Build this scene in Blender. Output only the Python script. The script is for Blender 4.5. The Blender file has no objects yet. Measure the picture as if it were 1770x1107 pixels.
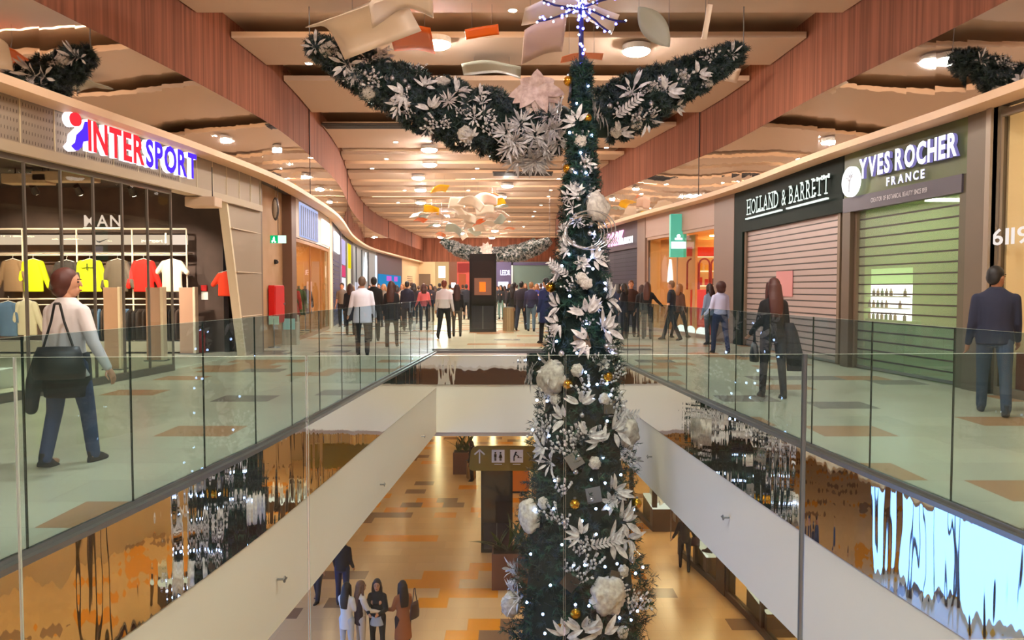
import bpy, bmesh, math, random
import numpy as np
from mathutils import Vector, Matrix, Euler, noise
random.seed(11)
R = math.radians
PI = math.pi
S = bpy.context.scene
COL = S.collection

# ------------------------------------------------------------------ camera, world, exposure
FPX, CXP, CYP = 1300.0, 885.0, 553.5
PITCH = R(2.44)
EYE = 1.55
cam_d = bpy.data.cameras.new('camera')
cam_d.sensor_width = 36.0
cam_d.lens = FPX / 1770.0 * 36.0
cam_d.clip_start = 0.05
cam_d.clip_end = 300
cam = bpy.data.objects.new('camera', cam_d)
COL.objects.link(cam)
cam.location = (0, 0, EYE)
cam.rotation_euler = (PI / 2 - PITCH, 0, 0)
S.camera = cam

world = bpy.data.worlds.new('world')
S.world = world
world.use_nodes = True
bgn = world.node_tree.nodes['Background']
bgn.inputs[0].default_value = (0.75, 0.82, 1.0, 1)
bgn.inputs[1].default_value = 0.35

S.view_settings.view_transform = 'Standard'
S.view_settings.look = 'None'
S.view_settings.gamma = 1.0
S.view_settings.use_curve_mapping = False
S.view_settings.exposure = 0.0
cy = S.cycles
cy.max_bounces = 9
cy.diffuse_bounces = 4
cy.glossy_bounces = 4
cy.transmission_bounces = 4
cy.transparent_max_bounces = 24
cy.caustics_reflective = False
cy.caustics_refractive = False
cy.sample_clamp_indirect = 6.0
cy.use_adaptive_sampling = True
cy.adaptive_threshold = 0.02
cy.use_denoising = True

LAMP = 460.0      # radiance of the round ceiling lamps
STRIP = 7.0      # radiance of the cove strips

# ------------------------------------------------------------------ pixel -> place
CP, SP = math.cos(PITCH), math.sin(PITCH)
def ray(x, y):
    u = (x - CXP) / FPX; v = (CYP - y) / FPX
    return Vector((u, CP + v * SP, -SP + v * CP))
def at_z(x, y, z=0.0):
    d = ray(x, y); t = (z - EYE) / d.z
    return Vector((0, 0, EYE)) + d * t
def at_y(x, y, Y):
    d = ray(x, y); t = Y / d.y
    return Vector((0, 0, EYE)) + d * t

# ------------------------------------------------------------------ plan of the place
def curve(pts):
    def f(y):
        if y <= pts[0][0]: return pts[0][1]
        if y >= pts[-1][0]: return pts[-1][1]
        for i in range(len(pts) - 1):
            if pts[i][0] <= y <= pts[i + 1][0]: break
        x0, a = pts[i]; x1, b = pts[i + 1]
        def tan(k):
            if k <= 0: return (pts[1][1] - pts[0][1]) / (pts[1][0] - pts[0][0])
            if k >= len(pts) - 1: return (pts[-1][1] - pts[-2][1]) / (pts[-1][0] - pts[-2][0])
            return (pts[k + 1][1] - pts[k - 1][1]) / (pts[k + 1][0] - pts[k - 1][0])
        h = x1 - x0; t = (y - x0) / h
        m0, m1 = tan(i) * h, tan(i + 1) * h
        return (2*t**3 - 3*t**2 + 1) * a + (t**3 - 2*t**2 + t) * m0 + (-2*t**3 + 3*t**2) * b + (t**3 - t**2) * m1
    return f
XL = curve([(-12, -8.2), (4, -7.45), (10, -6.85), (14, -6.36), (18, -6.1), (21.5, -6.25), (28, -6.85), (39, -8.6), (49, -9.7), (56, -9.9), (78, -9.6)])
XR = curve([(-12, 7.9), (4, 7.4), (11, 7.0), (15, 6.55), (21, 6.15), (28, 4.95), (34, 4.15), (45, 3.6), (60, 3.9), (78, 6.0)])
VL = curve([(3.3, -2.97), (5.7, -2.68), (7.5, -2.5), (12, -2.25), (17.2, -1.95), (18.3, -1.9)])
VR = curve([(3.3, 3.37), (4.7, 3.22), (7.4, 2.93), (14.2, 2.42), (18.3, 2.15)])
Y_NEAR, Y_FAR, Y_END = 3.05, 18.3, 78.0
Z_LOW = -6.5
Z_SOF, Z_MIR, Z_CEIL = 4.25, 5.4, 6.7
def WX(side, y): return XL(y) if side < 0 else XR(y)
def wall_y(side, px, off=0.0):
    lo, hi = 3.0, 70.0
    k = (px - CXP) / FPX
    for _ in range(40):
        m = (lo + hi) / 2
        v = (WX(side, m) - side * off) / m
        if (side < 0 and v < k) or (side > 0 and v > k): lo = m
        else: hi = m
    return (lo + hi) / 2

# ------------------------------------------------------------------ materials
def lin(c):
    if isinstance(c, str):
        c = c.lstrip('#'); c = tuple(int(c[i:i+2], 16) / 255 for i in (0, 2, 4))
        return tuple(((v / 12.92) if v <= .04045 else ((v + .055) / 1.055) ** 2.4) for v in c)
    return c
MC = {}
def mat(name, color='#808080', rough=.6, metal=0.0, emit=None, es=0.0, bump=None, spec=None, var=None):
    """principled; bump=(scale,strength); var=(scale,second colour)"""
    if name in MC: return MC[name]
    m = bpy.data.materials.new(name); m.use_nodes = True
    nt = m.node_tree; b = nt.nodes['Principled BSDF']
    c = lin(color)
    b.inputs['Base Color'].default_value = (*c, 1)
    b.inputs['Roughness'].default_value = rough
    b.inputs['Metallic'].default_value = metal
    if spec is not None: b.inputs['Specular IOR Level'].default_value = spec
    if emit is not None:
        b.inputs['Emission Color'].default_value = (*lin(emit), 1)
        b.inputs['Emission Strength'].default_value = es
    if bump or var:
        tc = nt.nodes.new('ShaderNodeTexCoord')
    if var:
        n = nt.nodes.new('ShaderNodeTexNoise'); n.inputs['Scale'].default_value = var[0]
        nt.links.new(tc.outputs['Object'], n.inputs['Vector'])
        mx = nt.nodes.new('ShaderNodeMix'); mx.data_type = 'RGBA'
        mx.inputs[6].default_value = (*c, 1); mx.inputs[7].default_value = (*lin(var[1]), 1)
        rp = nt.nodes.new('ShaderNodeMapRange'); rp.inputs[1].default_value = .35; rp.inputs[2].default_value = .65
        nt.links.new(n.outputs[0], rp.inputs[0]); nt.links.new(rp.outputs[0], mx.inputs[0])
        nt.links.new(mx.outputs[2], b.inputs['Base Color'])
    if bump:
        n = nt.nodes.new('ShaderNodeTexNoise'); n.inputs['Scale'].default_value = bump[0]; n.inputs['Detail'].default_value = 4
        nt.links.new(tc.outputs['Object'], n.inputs['Vector'])
        bp = nt.nodes.new('ShaderNodeBump'); bp.inputs['Strength'].default_value = bump[1]
        nt.links.new(n.outputs[0], bp.inputs['Height']); nt.links.new(bp.outputs[0], b.inputs['Normal'])
    MC[name] = m
    return m
def emis(name, color, s):
    if name in MC: return MC[name]
    m = bpy.data.materials.new(name); m.use_nodes = True
    nt = m.node_tree; nt.nodes.clear()
    e = nt.nodes.new('ShaderNodeEmission'); o = nt.nodes.new('ShaderNodeOutputMaterial')
    e.inputs[0].default_value = (*lin(color), 1); e.inputs[1].default_value = s
    nt.links.new(e.outputs[0], o.inputs[0]); MC[name] = m
    return m
def glassmat(name, tint, refl=1.0, rough=0.0, haze=0.0):
    m = bpy.data.materials.new(name); m.use_nodes = True
    nt = m.node_tree; nt.nodes.clear(); N = nt.nodes.new; L = nt.links.new
    tr = N('ShaderNodeBsdfTransparent'); tr.inputs[0].default_value = (*lin(tint), 1)
    gl = N('ShaderNodeBsdfGlossy'); gl.inputs[0].default_value = (.95, .97, .96, 1); gl.inputs[1].default_value = rough
    fr = N('ShaderNodeFresnel'); fr.inputs[0].default_value = 1.5
    ge = N('ShaderNodeNewGeometry')
    sel = N('ShaderNodeMix'); sel.data_type = 'FLOAT'
    ml = N('ShaderNodeMath'); ml.operation = 'MULTIPLY'; ml.inputs[1].default_value = refl
    L(fr.outputs[0], ml.inputs[0])
    L(ge.outputs['Backfacing'], sel.inputs[0]); L(ml.outputs[0], sel.inputs[2]); sel.inputs[3].default_value = 0.0
    mx = N('ShaderNodeMixShader'); L(sel.outputs[0], mx.inputs[0])
    top = tr
    if haze:
        df = N('ShaderNodeBsdfDiffuse'); df.inputs[0].default_value = (.62, .72, .68, 1)
        hz = N('ShaderNodeMixShader'); hz.inputs[0].default_value = haze
        L(tr.outputs[0], hz.inputs[1]); L(df.outputs[0], hz.inputs[2]); top = hz
    L(top.outputs[0], mx.inputs[1]); L(gl.outputs[0], mx.inputs[2])
    o = N('ShaderNodeOutputMaterial'); L(mx.outputs[0], o.inputs[0]); MC[name] = m
    return m

def mirrormat(name, color, sc, strength, rough=.02):
    m = bpy.data.materials.new(name); m.use_nodes = True
    nt = m.node_tree; nt.nodes.clear(); N = nt.nodes.new; L = nt.links.new
    gl = N('ShaderNodeBsdfGlossy'); gl.inputs[0].default_value = (*color, 1); gl.inputs[1].default_value = rough
    ge = N('ShaderNodeNewGeometry'); mp = N('ShaderNodeMapping'); mp.inputs['Scale'].default_value = sc
    no = N('ShaderNodeTexNoise'); no.inputs['Scale'].default_value = 1.0; no.inputs['Detail'].default_value = 3.0; no.inputs['Roughness'].default_value = .5
    bp = N('ShaderNodeBump'); bp.inputs['Strength'].default_value = strength; bp.inputs['Distance'].default_value = .06
    L(ge.outputs['Position'], mp.inputs[0]); L(mp.outputs[0], no.inputs['Vector']); L(no.outputs[0], bp.inputs['Height'])
    L(bp.outputs[0], gl.inputs['Normal'])
    o = N('ShaderNodeOutputMaterial'); L(gl.outputs[0], o.inputs[0]); MC[name] = m
    return m

def tilemat(name, base, c2, c3, tx, ty, t2, t3, rough, blotch=0.0):
    """rectangular floor tiles, a few of them coloured at random"""
    m = bpy.data.materials.new(name); m.use_nodes = True
    nt = m.node_tree; N = nt.nodes.new; L = nt.links.new
    b = nt.nodes['Principled BSDF']; b.inputs['Roughness'].default_value = rough
    ge = N('ShaderNodeNewGeometry'); sp = N('ShaderNodeSeparateXYZ'); L(ge.outputs['Position'], sp.inputs[0])
    def M(op, a, bb=None):
        n = N('ShaderNodeMath'); n.operation = op
        for i, v in enumerate((a, bb)):
            if v is None: continue
            if isinstance(v, (int, float)): n.inputs[i].default_value = v
            else: L(v, n.inputs[i])
        return n.outputs[0]
    ry = M('FLOOR', M('DIVIDE', sp.outputs[1], ty))
    off = M('MULTIPLY', M('FRACT', M('MULTIPLY', ry, 0.37)), 1.0)
    fx = M('ADD', M('DIVIDE', sp.outputs[0], tx), off)
    rx = M('FLOOR', fx)
    cb = N('ShaderNodeCombineXYZ'); L(rx, cb.inputs[0]); L(ry, cb.inputs[1])
    wn = N('ShaderNodeTexWhiteNoise'); wn.noise_dimensions = '3D'; L(cb.outputs[0], wn.inputs[0])
    v = wn.outputs[0]
    if blotch:
        nz = N('ShaderNodeTexNoise'); nz.inputs['Scale'].default_value = .22; nz.inputs['Detail'].default_value = 0
        L(cb.outputs[0], nz.inputs['Vector'])
        v = M('SUBTRACT', v, M('MULTIPLY', M('SUBTRACT', nz.outputs[0], .5), blotch))
    s2 = M('LESS_THAN', v, t2); s3 = M('GREATER_THAN', wn.outputs[0], 1 - t3)
    def mix(f, a, bb):
        n = N('ShaderNodeMix'); n.data_type = 'RGBA'; L(f, n.inputs[0])
        for i, q in ((6, a), (7, bb)):
            if isinstance(q, tuple): n.inputs[i].default_value = (*q, 1)
            else: L(q, n.inputs[i])
        return n.outputs[2]
    # slight tone change tile to tile
    cc = wn.outputs[1]
    ton = N('ShaderNodeMapRange'); L(wn.outputs[0], ton.inputs[0]); ton.inputs[3].default_value = .93; ton.inputs[4].default_value = 1.05
    c = mix(s2, lin(base), lin(c2)); c = mix(s3, c, lin(c3))
    vm = N('ShaderNodeVectorMath'); vm.operation = 'SCALE'; L(c, vm.inputs[0]); L(ton.outputs[0], vm.inputs[3])
    # joints
    jx = M('LESS_THAN', M('FRACT', fx), .006); jy = M('LESS_THAN', M('FRACT', M('DIVIDE', sp.outputs[1], ty)), .012)
    j = M('MULTIPLY', M('MAXIMUM', jx, jy), .35)
    fin = N('ShaderNodeMix'); fin.data_type = 'RGBA'; L(j, fin.inputs[0]); L(vm.outputs[0], fin.inputs[6]); fin.inputs[7].default_value = (.25, .2, .15, 1)
    L(fin.outputs[2], b.inputs['Base Color'])
    MC[name] = m
    return m

def woodmat(name, c1, c2, freq, axis=1, rough=.5):
    """vertical fine slats"""
    m = bpy.data.materials.new(name); m.use_nodes = True
    nt = m.node_tree; N = nt.nodes.new; L = nt.links.new
    b = nt.nodes['Principled BSDF']; b.inputs['Roughness'].default_value = rough; b.inputs['Specular IOR Level'].default_value = .15
    ge = N('ShaderNodeNewGeometry'); mp = N('ShaderNodeMapping')
    mp.inputs['Scale'].default_value = (freq * .4, freq, .25)
    L(ge.outputs['Position'], mp.inputs[0])
    no = N('ShaderNodeTexNoise'); no.inputs['Scale'].default_value = 1; no.inputs['Detail'].default_value = 2
    L(mp.outputs[0], no.inputs['Vector'])
    rp = N('ShaderNodeMapRange'); rp.inputs[1].default_value = .35; rp.inputs[2].default_value = .65; L(no.outputs[0], rp.inputs[0])
    mx = N('ShaderNodeMix'); mx.data_type = 'RGBA'; L(rp.outputs[0], mx.inputs[0])
    mx.inputs[6].default_value = (*lin(c1), 1); mx.inputs[7].default_value = (*lin(c2), 1)
    L(mx.outputs[2], b.inputs['Base Color'])
    MC[name] = m
    return m

# ------------------------------------------------------------------ mesh helpers
class MB:
    def __init__(s): s.v = []; s.f = []; s.mi = []; s.k = 0
    def _add(s, vs, fs):
        n = len(s.v); s.v += [tuple(q) for q in vs]
        for f in fs: s.f.append(tuple(i + n for i in f)); s.mi.append(s.k)
    def box(s, x0, x1, y0, y1, z0, z1, mtx=None):
        vs = [Vector(p) for p in ((x0,y0,z0),(x1,y0,z0),(x1,y1,z0),(x0,y1,z0),(x0,y0,z1),(x1,y0,z1),(x1,y1,z1),(x0,y1,z1))]
        if mtx: vs = [mtx @ q for q in vs]
        s._add(vs, [(0,3,2,1),(4,5,6,7),(0,1,5,4),(1,2,6,5),(2,3,7,6),(3,0,4,7)]); return s
    def tube(s, p0, p1, r0, r1=None, n=10, caps=True):
        p0, p1 = Vector(p0), Vector(p1); r1 = r0 if r1 is None else r1
        d = (p1 - p0)
        if d.length < 1e-6: return s
        d.normalize(); a = d.orthogonal().normalized(); b = d.cross(a)
        vs = []
        for p, r in ((p0, r0), (p1, r1)):
            for i in range(n):
                t = 2 * PI * i / n; vs.append(p + (a * math.cos(t) + b * math.sin(t)) * r)
        fs = [(i, (i + 1) % n, n + (i + 1) % n, n + i) for i in range(n)]
        if caps: fs += [tuple(range(n - 1, -1, -1)), tuple(range(n, 2 * n))]
        s._add(vs, fs); return s
    def path(s, pts, r, n=6):
        for a, b in zip(pts[:-1], pts[1:]): s.tube(a, b, r, r, n)
        return s
    def ell(s, c, r, nu=12, nv=8, mtx=None, f=None):
        c = Vector(c); r = Vector(r) if not isinstance(r, (int, float)) else Vector((r, r, r))
        vs = []
        for j in range(1, nv):
            ph = PI * j / nv
            for i in range(nu):
                th = 2 * PI * i / nu
                q = Vector((r.x * math.sin(ph) * math.cos(th), r.y * math.sin(ph) * math.sin(th), r.z * math.cos(ph)))
                vs.append(q)
        vs += [Vector((0, 0, r.z)), Vector((0, 0, -r.z))]
        if f: vs = [f(q) for q in vs]
        if mtx: vs = [mtx @ q for q in vs]
        vs = [q + c for q in vs]
        fs = []
        for j in range(nv - 2):
            for i in range(nu):
                a = j * nu + i; b = j * nu + (i + 1) % nu
                fs.append((a, a + nu, b + nu, b))
        t = (nv - 1) * nu
        for i in range(nu):
            fs.append((t, i, (i + 1) % nu)); k = (nv - 2) * nu
            fs.append((t + 1, k + (i + 1) % nu, k + i))
        s._add(vs, fs); return s
    def loft(s, rings, n=16, mtx=None):
        """rings: (cx,cy,cz,rx,ry)"""
        vs = []
        for (cx_, cy_, cz, rx, ry) in rings:
            for i in range(n):
                t = 2 * PI * i / n; vs.append(Vector((cx_ + rx * math.cos(t), cy_ + ry * math.sin(t), cz)))
        if mtx: vs = [mtx @ q for q in vs]
        fs = []
        m = len(rings)
        for j in range(m - 1):
            for i in range(n):
                a = j * n + i; b = j * n + (i + 1) % n
                fs.append((a, b, b + n, a + n))
        fs += [tuple(range(n - 1, -1, -1)), tuple(range((m - 1) * n, m * n))]
        s._add(vs, fs); return s
    def prism(s, poly, h, mtx):
        """poly in local xy, extruded along local z by h"""
        n = len(poly)
        vs = [mtx @ Vector((p[0], p[1], 0)) for p in poly] + [mtx @ Vector((p[0], p[1], h)) for p in poly]
        fs = [tuple(range(n - 1, -1, -1)), tuple(range(n, 2 * n))] + [(i, (i + 1) % n, n + (i + 1) % n, n + i) for i in range(n)]
        s._add(vs, fs); return s
    def limb(s, pts, rad, n=10):
        for i, (p, r) in enumerate(zip(pts, rad)):
            s.ell(p, r, n, 6)
            if i: s.tube(pts[i - 1], p, rad[i - 1], r, n)
        return s
    def mesh(s, name, mats, smooth=False, scale=1.0):
        me = bpy.data.meshes.new(name)
        v = s.v if scale == 1.0 else [(a * scale, b * scale, c * scale) for a, b, c in s.v]
        me.from_pydata(v, [], s.f)
        if not isinstance(mats, (list, tuple)): mats = [mats]
        for m in mats: me.materials.append(m)
        if len(mats) > 1: me.polygons.foreach_set('material_index', s.mi)
        if smooth: me.polygons.foreach_set('use_smooth', [True] * len(me.polygons))
        me.update(); return me
    def build(s, name, mats, parent=None, smooth=False, loc=None, rz=None, scale=1.0, world=False):
        return link(name, s.mesh(name, mats, smooth, scale), parent, loc, rz, world)
    def wb(s, name, mats, parent=None, smooth=False):
        """build from world coordinates under a placed parent"""
        return link(name, s.mesh(name, mats, smooth), parent, None, None, True)
def world_of(o):
    m = o.matrix_basis.copy()
    if o.parent is not None: m = world_of(o.parent) @ o.matrix_parent_inverse @ m
    return m
def set_world(o, M):
    o.matrix_basis = (world_of(o.parent).inverted() @ M) if o.parent is not None else M
    return o
def link(name, me, parent=None, loc=None, rz=None, world=False):
    o = bpy.data.objects.new(name, me); COL.objects.link(o)
    if parent is not None:
        o.parent = parent
        if world: o.matrix_parent_inverse = world_of(parent).inverted()
    if loc is not None: o.location = loc
    if rz is not None: o.rotation_euler = (0, 0, rz)
    return o
def bev(o, w, seg=2):
    m = o.modifiers.new('bevel', 'BEVEL'); m.width = w; m.segments = seg; m.limit_method = 'ANGLE'; return o
def tag(o, label, cat, group=None, kind=None):
    o['label'] = label; o['category'] = cat
    if group: o['group'] = group
    if kind: o['kind'] = kind
    return o
def thing(name, label, cat, loc=(0, 0, 0), rz=0, group=None):
    o = bpy.data.objects.new(name, None); COL.objects.link(o); o.empty_display_size = .1
    o.location = loc; o.rotation_euler = (0, 0, rz)
    return tag(o, label, cat, group)
def struct(o): o['kind'] = 'structure'; return o
def copy_tree(o, parent=None):
    c = o.copy(); COL.objects.link(c)
    if parent is not None: c.parent = parent
    for ch in [q for q in bpy.data.objects if q.parent == o and q != c]: copy_tree(ch, c)
    return c
def rot(axis, ang): return Matrix.Rotation(ang, 4, axis)
def T(*p): return Matrix.Translation(Vector(p))

def strip(mb, side, y0, y1, z0, z1, off=0.0, th=.12, step=.6, fx=None):
    """a slab that follows the shopfront line; off > 0 stands out into the corridor"""
    fx = fx or (lambda y: WX(side, y))
    n = max(1, int(math.ceil((y1 - y0) / step)))
    vs = []
    for i in range(n + 1):
        y = y0 + (y1 - y0) * i / n
        xi = fx(y) - side * off; xo = xi + side * th
        vs += [(xi, y, z0), (xi, y, z1), (xo, y, z0), (xo, y, z1)]
    fs = []
    for i in range(n):
        a = 4 * i; b = a + 4
        fs += [(a, b, b + 1, a + 1), (a + 2, a + 3, b + 3, b + 2), (a, a + 2, b + 2, b), (a + 1, b + 1, b + 3, a + 3)]
    fs += [(0, 1, 3, 2), (4 * n, 4 * n + 2, 4 * n + 3, 4 * n + 1)]
    if side > 0: fs = [tuple(reversed(f)) for f in fs]
    mb._add(vs, fs); return mb
def sseg(name, side, y0, y1, z0, z1, m, parent=None, off=0.0, th=.12, step=.6, fx=None):
    return strip(MB(), side, y0, y1, z0, z1, off, th, step, fx).wb(name, m, parent)
def wall_frame(side, y, z, off=0.0):
    """matrix whose x runs along the wall as a reader sees it, y is up, z faces the corridor"""
    e = .2
    t = Vector((WX(side, y + e) - WX(side, y - e), 2 * e, 0)).normalized()
    if side > 0: t = -t
    up = Vector((0, 0, 1)); nrm = t.cross(up)
    p = Vector((WX(side, y), y, z)) + nrm * off
    m = Matrix((t, up, nrm)).transposed().to_4x4(); m.translation = p
    return m


# lettering: every letter is one small mesh
GLY = {}
def glyph(ch, ext, offs):
    k = (ch, ext, offs)
    if k in GLY: return GLY[k]
    c = bpy.data.curves.new('letter', 'FONT'); c.body = ch; c.size = 1.0; c.extrude = ext; c.offset = offs
    c.resolution_u = 3
    o = bpy.data.objects.new('letter', c); COL.objects.link(o)
    dg = bpy.context.evaluated_depsgraph_get()
    me = bpy.data.meshes.new_from_object(o.evaluated_get(dg))
    bpy.data.objects.remove(o)
    xs = [v.co.x for v in me.vertices] or [0, .3]; zs = [v.co.y for v in me.vertices] or [0]
    GLY[k] = (me, min(xs), max(xs)); return GLY[k]
CAP = .73
def lettering(text, parent, mtx, height, width, mats, ext=.06, offs=0.0, gap=.10, name='letter', space=.35):
    """mats: one material pair (face, side) per letter or one for all. fits the text into width; mtx = left end of baseline"""
    gl = []; tot = 0
    for ch in text:
        if ch == ' ': tot += space; gl.append(None); continue
        me, a, b = glyph(ch, ext, offs); gl.append((me, a, b)); tot += (b - a) + gap
    tot -= gap
    sy = height / CAP; sx = width / tot
    x = 0; out = []
    for i, g in enumerate(gl):
        if g is None: x += space; continue
        me, a, b = g
        mm = mats[i] if isinstance(mats, list) else mats
        m2 = me.copy(); m2.materials.clear()
        face, sidem = mm if isinstance(mm, tuple) else (mm, mm)
        m2.materials.append(face); m2.materials.append(sidem)
        m2.update()
        if sidem is not face:
            for p in m2.polygons: p.material_index = 0 if p.normal.z > .9 else 1
        else:
            for p in m2.polygons: p.material_index = 0
        o = link(name, m2, parent)
        set_world(o, mtx @ T((x - a) * sx, 0, 0) @ Matrix.Diagonal((sx, sy, sy * 1.0, 1)))
        x += (b - a) + gap; out.append(o)
    return out

# ------------------------------------------------------------------ palette
m_floor = tilemat('floor_tiles', '#dccdb2', '#d69a70', '#94867a', .78, .6, .12, .05, .22)
m_floor2 = tilemat('lower_floor_tiles', '#d8b080', '#e8962c', '#86664e', .78, .62, .09, .07, .25, blotch=.85)
m_ceil = mat('ceiling_boards', '#c9b19c', .75, bump=(40, .05))
m_ceil_hi = mat('ceiling_recess', '#b8a28c', .8)
m_soffit = mat('soffit_cream', '#dcb996', .55)
m_white = mat('white_plaster', '#e9e4da', .6)
m_wood = woodmat('wood_slats', '#8c5640', '#6f4230', 14, rough=.8)
m_mirror = mirrormat('wavy_mirror', (.93, .91, .88), (1.7, 1.7, .28), .30)
m_mirror_up = mirrormat('rippled_mirror', (.92, .88, .84), (.7, .7, 1.0), .075)
m_glass = glassmat('clear_glass', '#eff6f2', .4)
m_glass_side = glassmat('side_glass', '#d6e4ea', .55, haze=.014)
m_shopglass = glassmat('shop_glass', '#f0efe8', .45)
m_gedge = mat('glass_edge', '#1f2f2a', .25, spec=.8)
m_gtop = mat('glass_top_edge', '#b4cabb', .25, spec=.8)
m_steel = mat('brushed_steel', '#8c8f92', .3, .9)
m_dark = mat('dark_metal', '#2b2522', .45, .3)
m_black = mat('black_gloss', '#14151a', .15, spec=.7)
m_brown = mat('brown_cladding', '#74614f', .5, .2)
m_tan = mat('tan_wall', '#b28f6e', .7, var=(1.5, '#a8845f'))
m_darkwall = mat('dark_brown_wall', '#4c3c34', .75)
m_mesh = mat('perforated_metal', '#9a8a76', .5, .35)
m_lamp = emis('lamp_glow', '#fff4ea', LAMP)
m_down = emis('downlight_glow', '#fff2dc', LAMP * .5)
m_cove = emis('cove_glow', '#ffd2a4', STRIP)
m_signwhite = emis('sign_white_glow', '#f6f4ff', 2.6)
m_rim = mat('lamp_rim', '#d8d2c8', .4)

# ------------------------------------------------------------------ the building
NY = lambda x: 3.12 + .045 * max(-4, min(4, x)) + .04      # the near edge of the opening runs slightly askew
fl = MB()
fl.box(-22, 22, -12, 2.6, -.30, 0)
fl._add([(x, y, z) for z in (-.30, 0) for x, y in ((-22, 2.6), (22, 2.6), (22, NY(22)), (VR(3), NY(VR(3))), (VL(3), NY(VL(3))), (-22, NY(-22)))], [(5,4,3,2,1,0),(6,7,8,9,10,11),(5,11,10,4),(4,10,9,3),(3,9,8,2)])
fl.box(-22, 22, Y_FAR, Y_END + 8, -.30, 0)
strip(fl, -1, Y_NEAR, Y_FAR, -.30, 0, 0, 14, .6, VL)
strip(fl, 1, Y_NEAR, Y_FAR, -.30, 0, 0, 14, .6, VR)
struct(fl.build('floor_upper', m_floor))
struct(MB().box(-20, 20, -6, 62, Z_LOW - .2, Z_LOW).build('floor_lower', m_floor2))

# the rim of the opening: wavy mirror band on top, white band below, all round
for nm, side, fx in (('left', -1, VL), ('right', 1, VR)):
    struct(strip(MB(), side, Y_NEAR, Y_FAR, -.86, -.03, .07, .07, .4, fx).build('trim_mirror_' + nm, m_mirror))
    struct(strip(MB(), side, Y_NEAR, Y_FAR, -1.98, -.86, .055, .16, .4, fx).build('trim_white_' + nm, m_white))
    struct(strip(MB(), side, Y_NEAR, Y_FAR, -.035, .004, .085, .05, .4, fx).build('trim_edge_' + nm, m_steel))
struct(MB().box(VL(Y_FAR), VR(Y_FAR), Y_FAR - .07, Y_FAR, -.80, -.03).build('trim_mirror_far', m_mirror))
struct(MB().box(VL(Y_FAR), VR(Y_FAR), Y_FAR - .05, Y_FAR + .1, -1.98, -.80).build('trim_white_far', m_white))
struct(MB().box(VL(Y_FAR), VR(Y_FAR), Y_FAR - .075, Y_FAR + .02, -.035, .03).build('trim_edge_far', m_steel))
struct(MB().box(VL(3), VR(3), 2.95, 3.0, -1.98, -.30).build('trim_white_near', m_white))
# ceiling of the lower level round the opening
lc = MB()
lc.box(-20, 20, -6, Y_NEAR - .05, -2.1, -1.98); lc.box(-20, 20, Y_FAR + .1, 62, -2.1, -1.98)
strip(lc, -1, Y_NEAR, Y_FAR, -2.1, -1.98, -.10, 14, .6, VL); strip(lc, 1, Y_NEAR, Y_FAR, -2.1, -1.98, -.10, 14, .6, VR)
struct(lc.build('ceiling_lower', mat('lower_ceiling', '#d8cdbd', .8)))
# lower walls
m_lowtan = mat('lower_wall', '#a88a70', .7)
struct(MB().box(-20.2, -20, -6, 62, Z_LOW, -2).build('wall_lower_left', m_lowtan))
struct(MB().box(20, 20.2, -6, 62, Z_LOW, -2).build('wall_lower_right', m_lowtan))
struct(MB().box(-20, 20, -6.2, -6, Z_LOW, -2).build('wall_lower_near', m_lowtan))
struct(MB().box(-20, .2, 43, 43.3, Z_LOW, -2).build('wall_lower_far', mat('lower_brown', '#8a5a48', .7)))
struct(MB().box(-20, 20, 60, 60.3, Z_LOW, -2).build('wall_lower_end', mat('lower_cream', '#e6c99a', .7)))

# upper walls behind the shops, and behind the camera
struct(MB().box(-22.2, -22, -12, Y_END + 8, 0, 7.4).build('wall_left_outer', m_darkwall))
struct(MB().box(22, 22.2, -12, Y_END + 8, 0, 7.4).build('wall_right_outer', m_darkwall))
struct(MB().box(-22, 22, -12.2, -12, 0, 7.4).build('wall_back', m_tan))
# ceiling: crosswise boards with recesses between them
cb = MB(); y = -12.0
runs = [(-12, -7.5), (-6, -2), (-.5, 3.5), (5.2, 9.2), (10.6, 14.3), (15.7, 17.6), (18.9, 22.3), (24.1, 27.9)]
yy = 29.2; rr = random.Random(4)
while yy < Y_END:
    w = rr.choice((1.3, 1.9, 2.6)); runs.append((yy, min(yy + w, Y_END))); yy += w + rr.choice((.7, .9, 1.2))
def inner(side):
    return lambda y: WX(side, y) - side * .44
IL, IR = inner(-1), inner(1)
for a, b in runs:
    n = max(1, int((b - a) / 1.5)); 
    for i in range(n):
        p, q = a + (b - a) * i / n, a + (b - a) * (i + 1) / n
        # one gently tilted board, low at its far edge
        z0 = Z_CEIL + .0; 
        vs = [(IL(p), p, z0), (IR(p), p, z0), (IR(q), q, z0), (IL(q), q, z0), (IL(p), p, z0 + .12), (IR(p), p, z0 + .12), (IR(q), q, z0 + .12), (IL(q), q, z0 + .12)]
        cb._add(vs, [(0,3,2,1),(4,5,6,7),(0,1,5,4),(1,2,6,5),(2,3,7,6),(3,0,4,7)])
struct(cb.build('ceiling_boards', m_ceil))
struct(MB().box(-14, 14, -12, Y_END + 1, 7.1, 7.2).build('ceiling', m_ceil_hi))
# cove strips hidden in the recesses, one each
for k, ((a, b), (c, d)) in enumerate(zip(runs[:-1], runs[1:])):
    if k in (3, ): continue
    yc = (b + c) / 2
    x0, x1 = IL(yc) + .5, IR(yc) - .5
    if k % 2: x0 = x0 + (x1 - x0) * .45
    else: x1 = x0 + (x1 - x0) * .6
    w = .07
    o = MB().box(x0, x1, yc - w, yc + w, 6.98, 7.09).build('cove_strip_light', m_cove)
    tag(o, 'warm linear light in ceiling recess number %d counted from the near end' % (k + 1), 'strip light', 'strip lights in the ceiling recesses')
    o['label'] = 'warm glowing strip light set in a recess between the ceiling boards'

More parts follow.
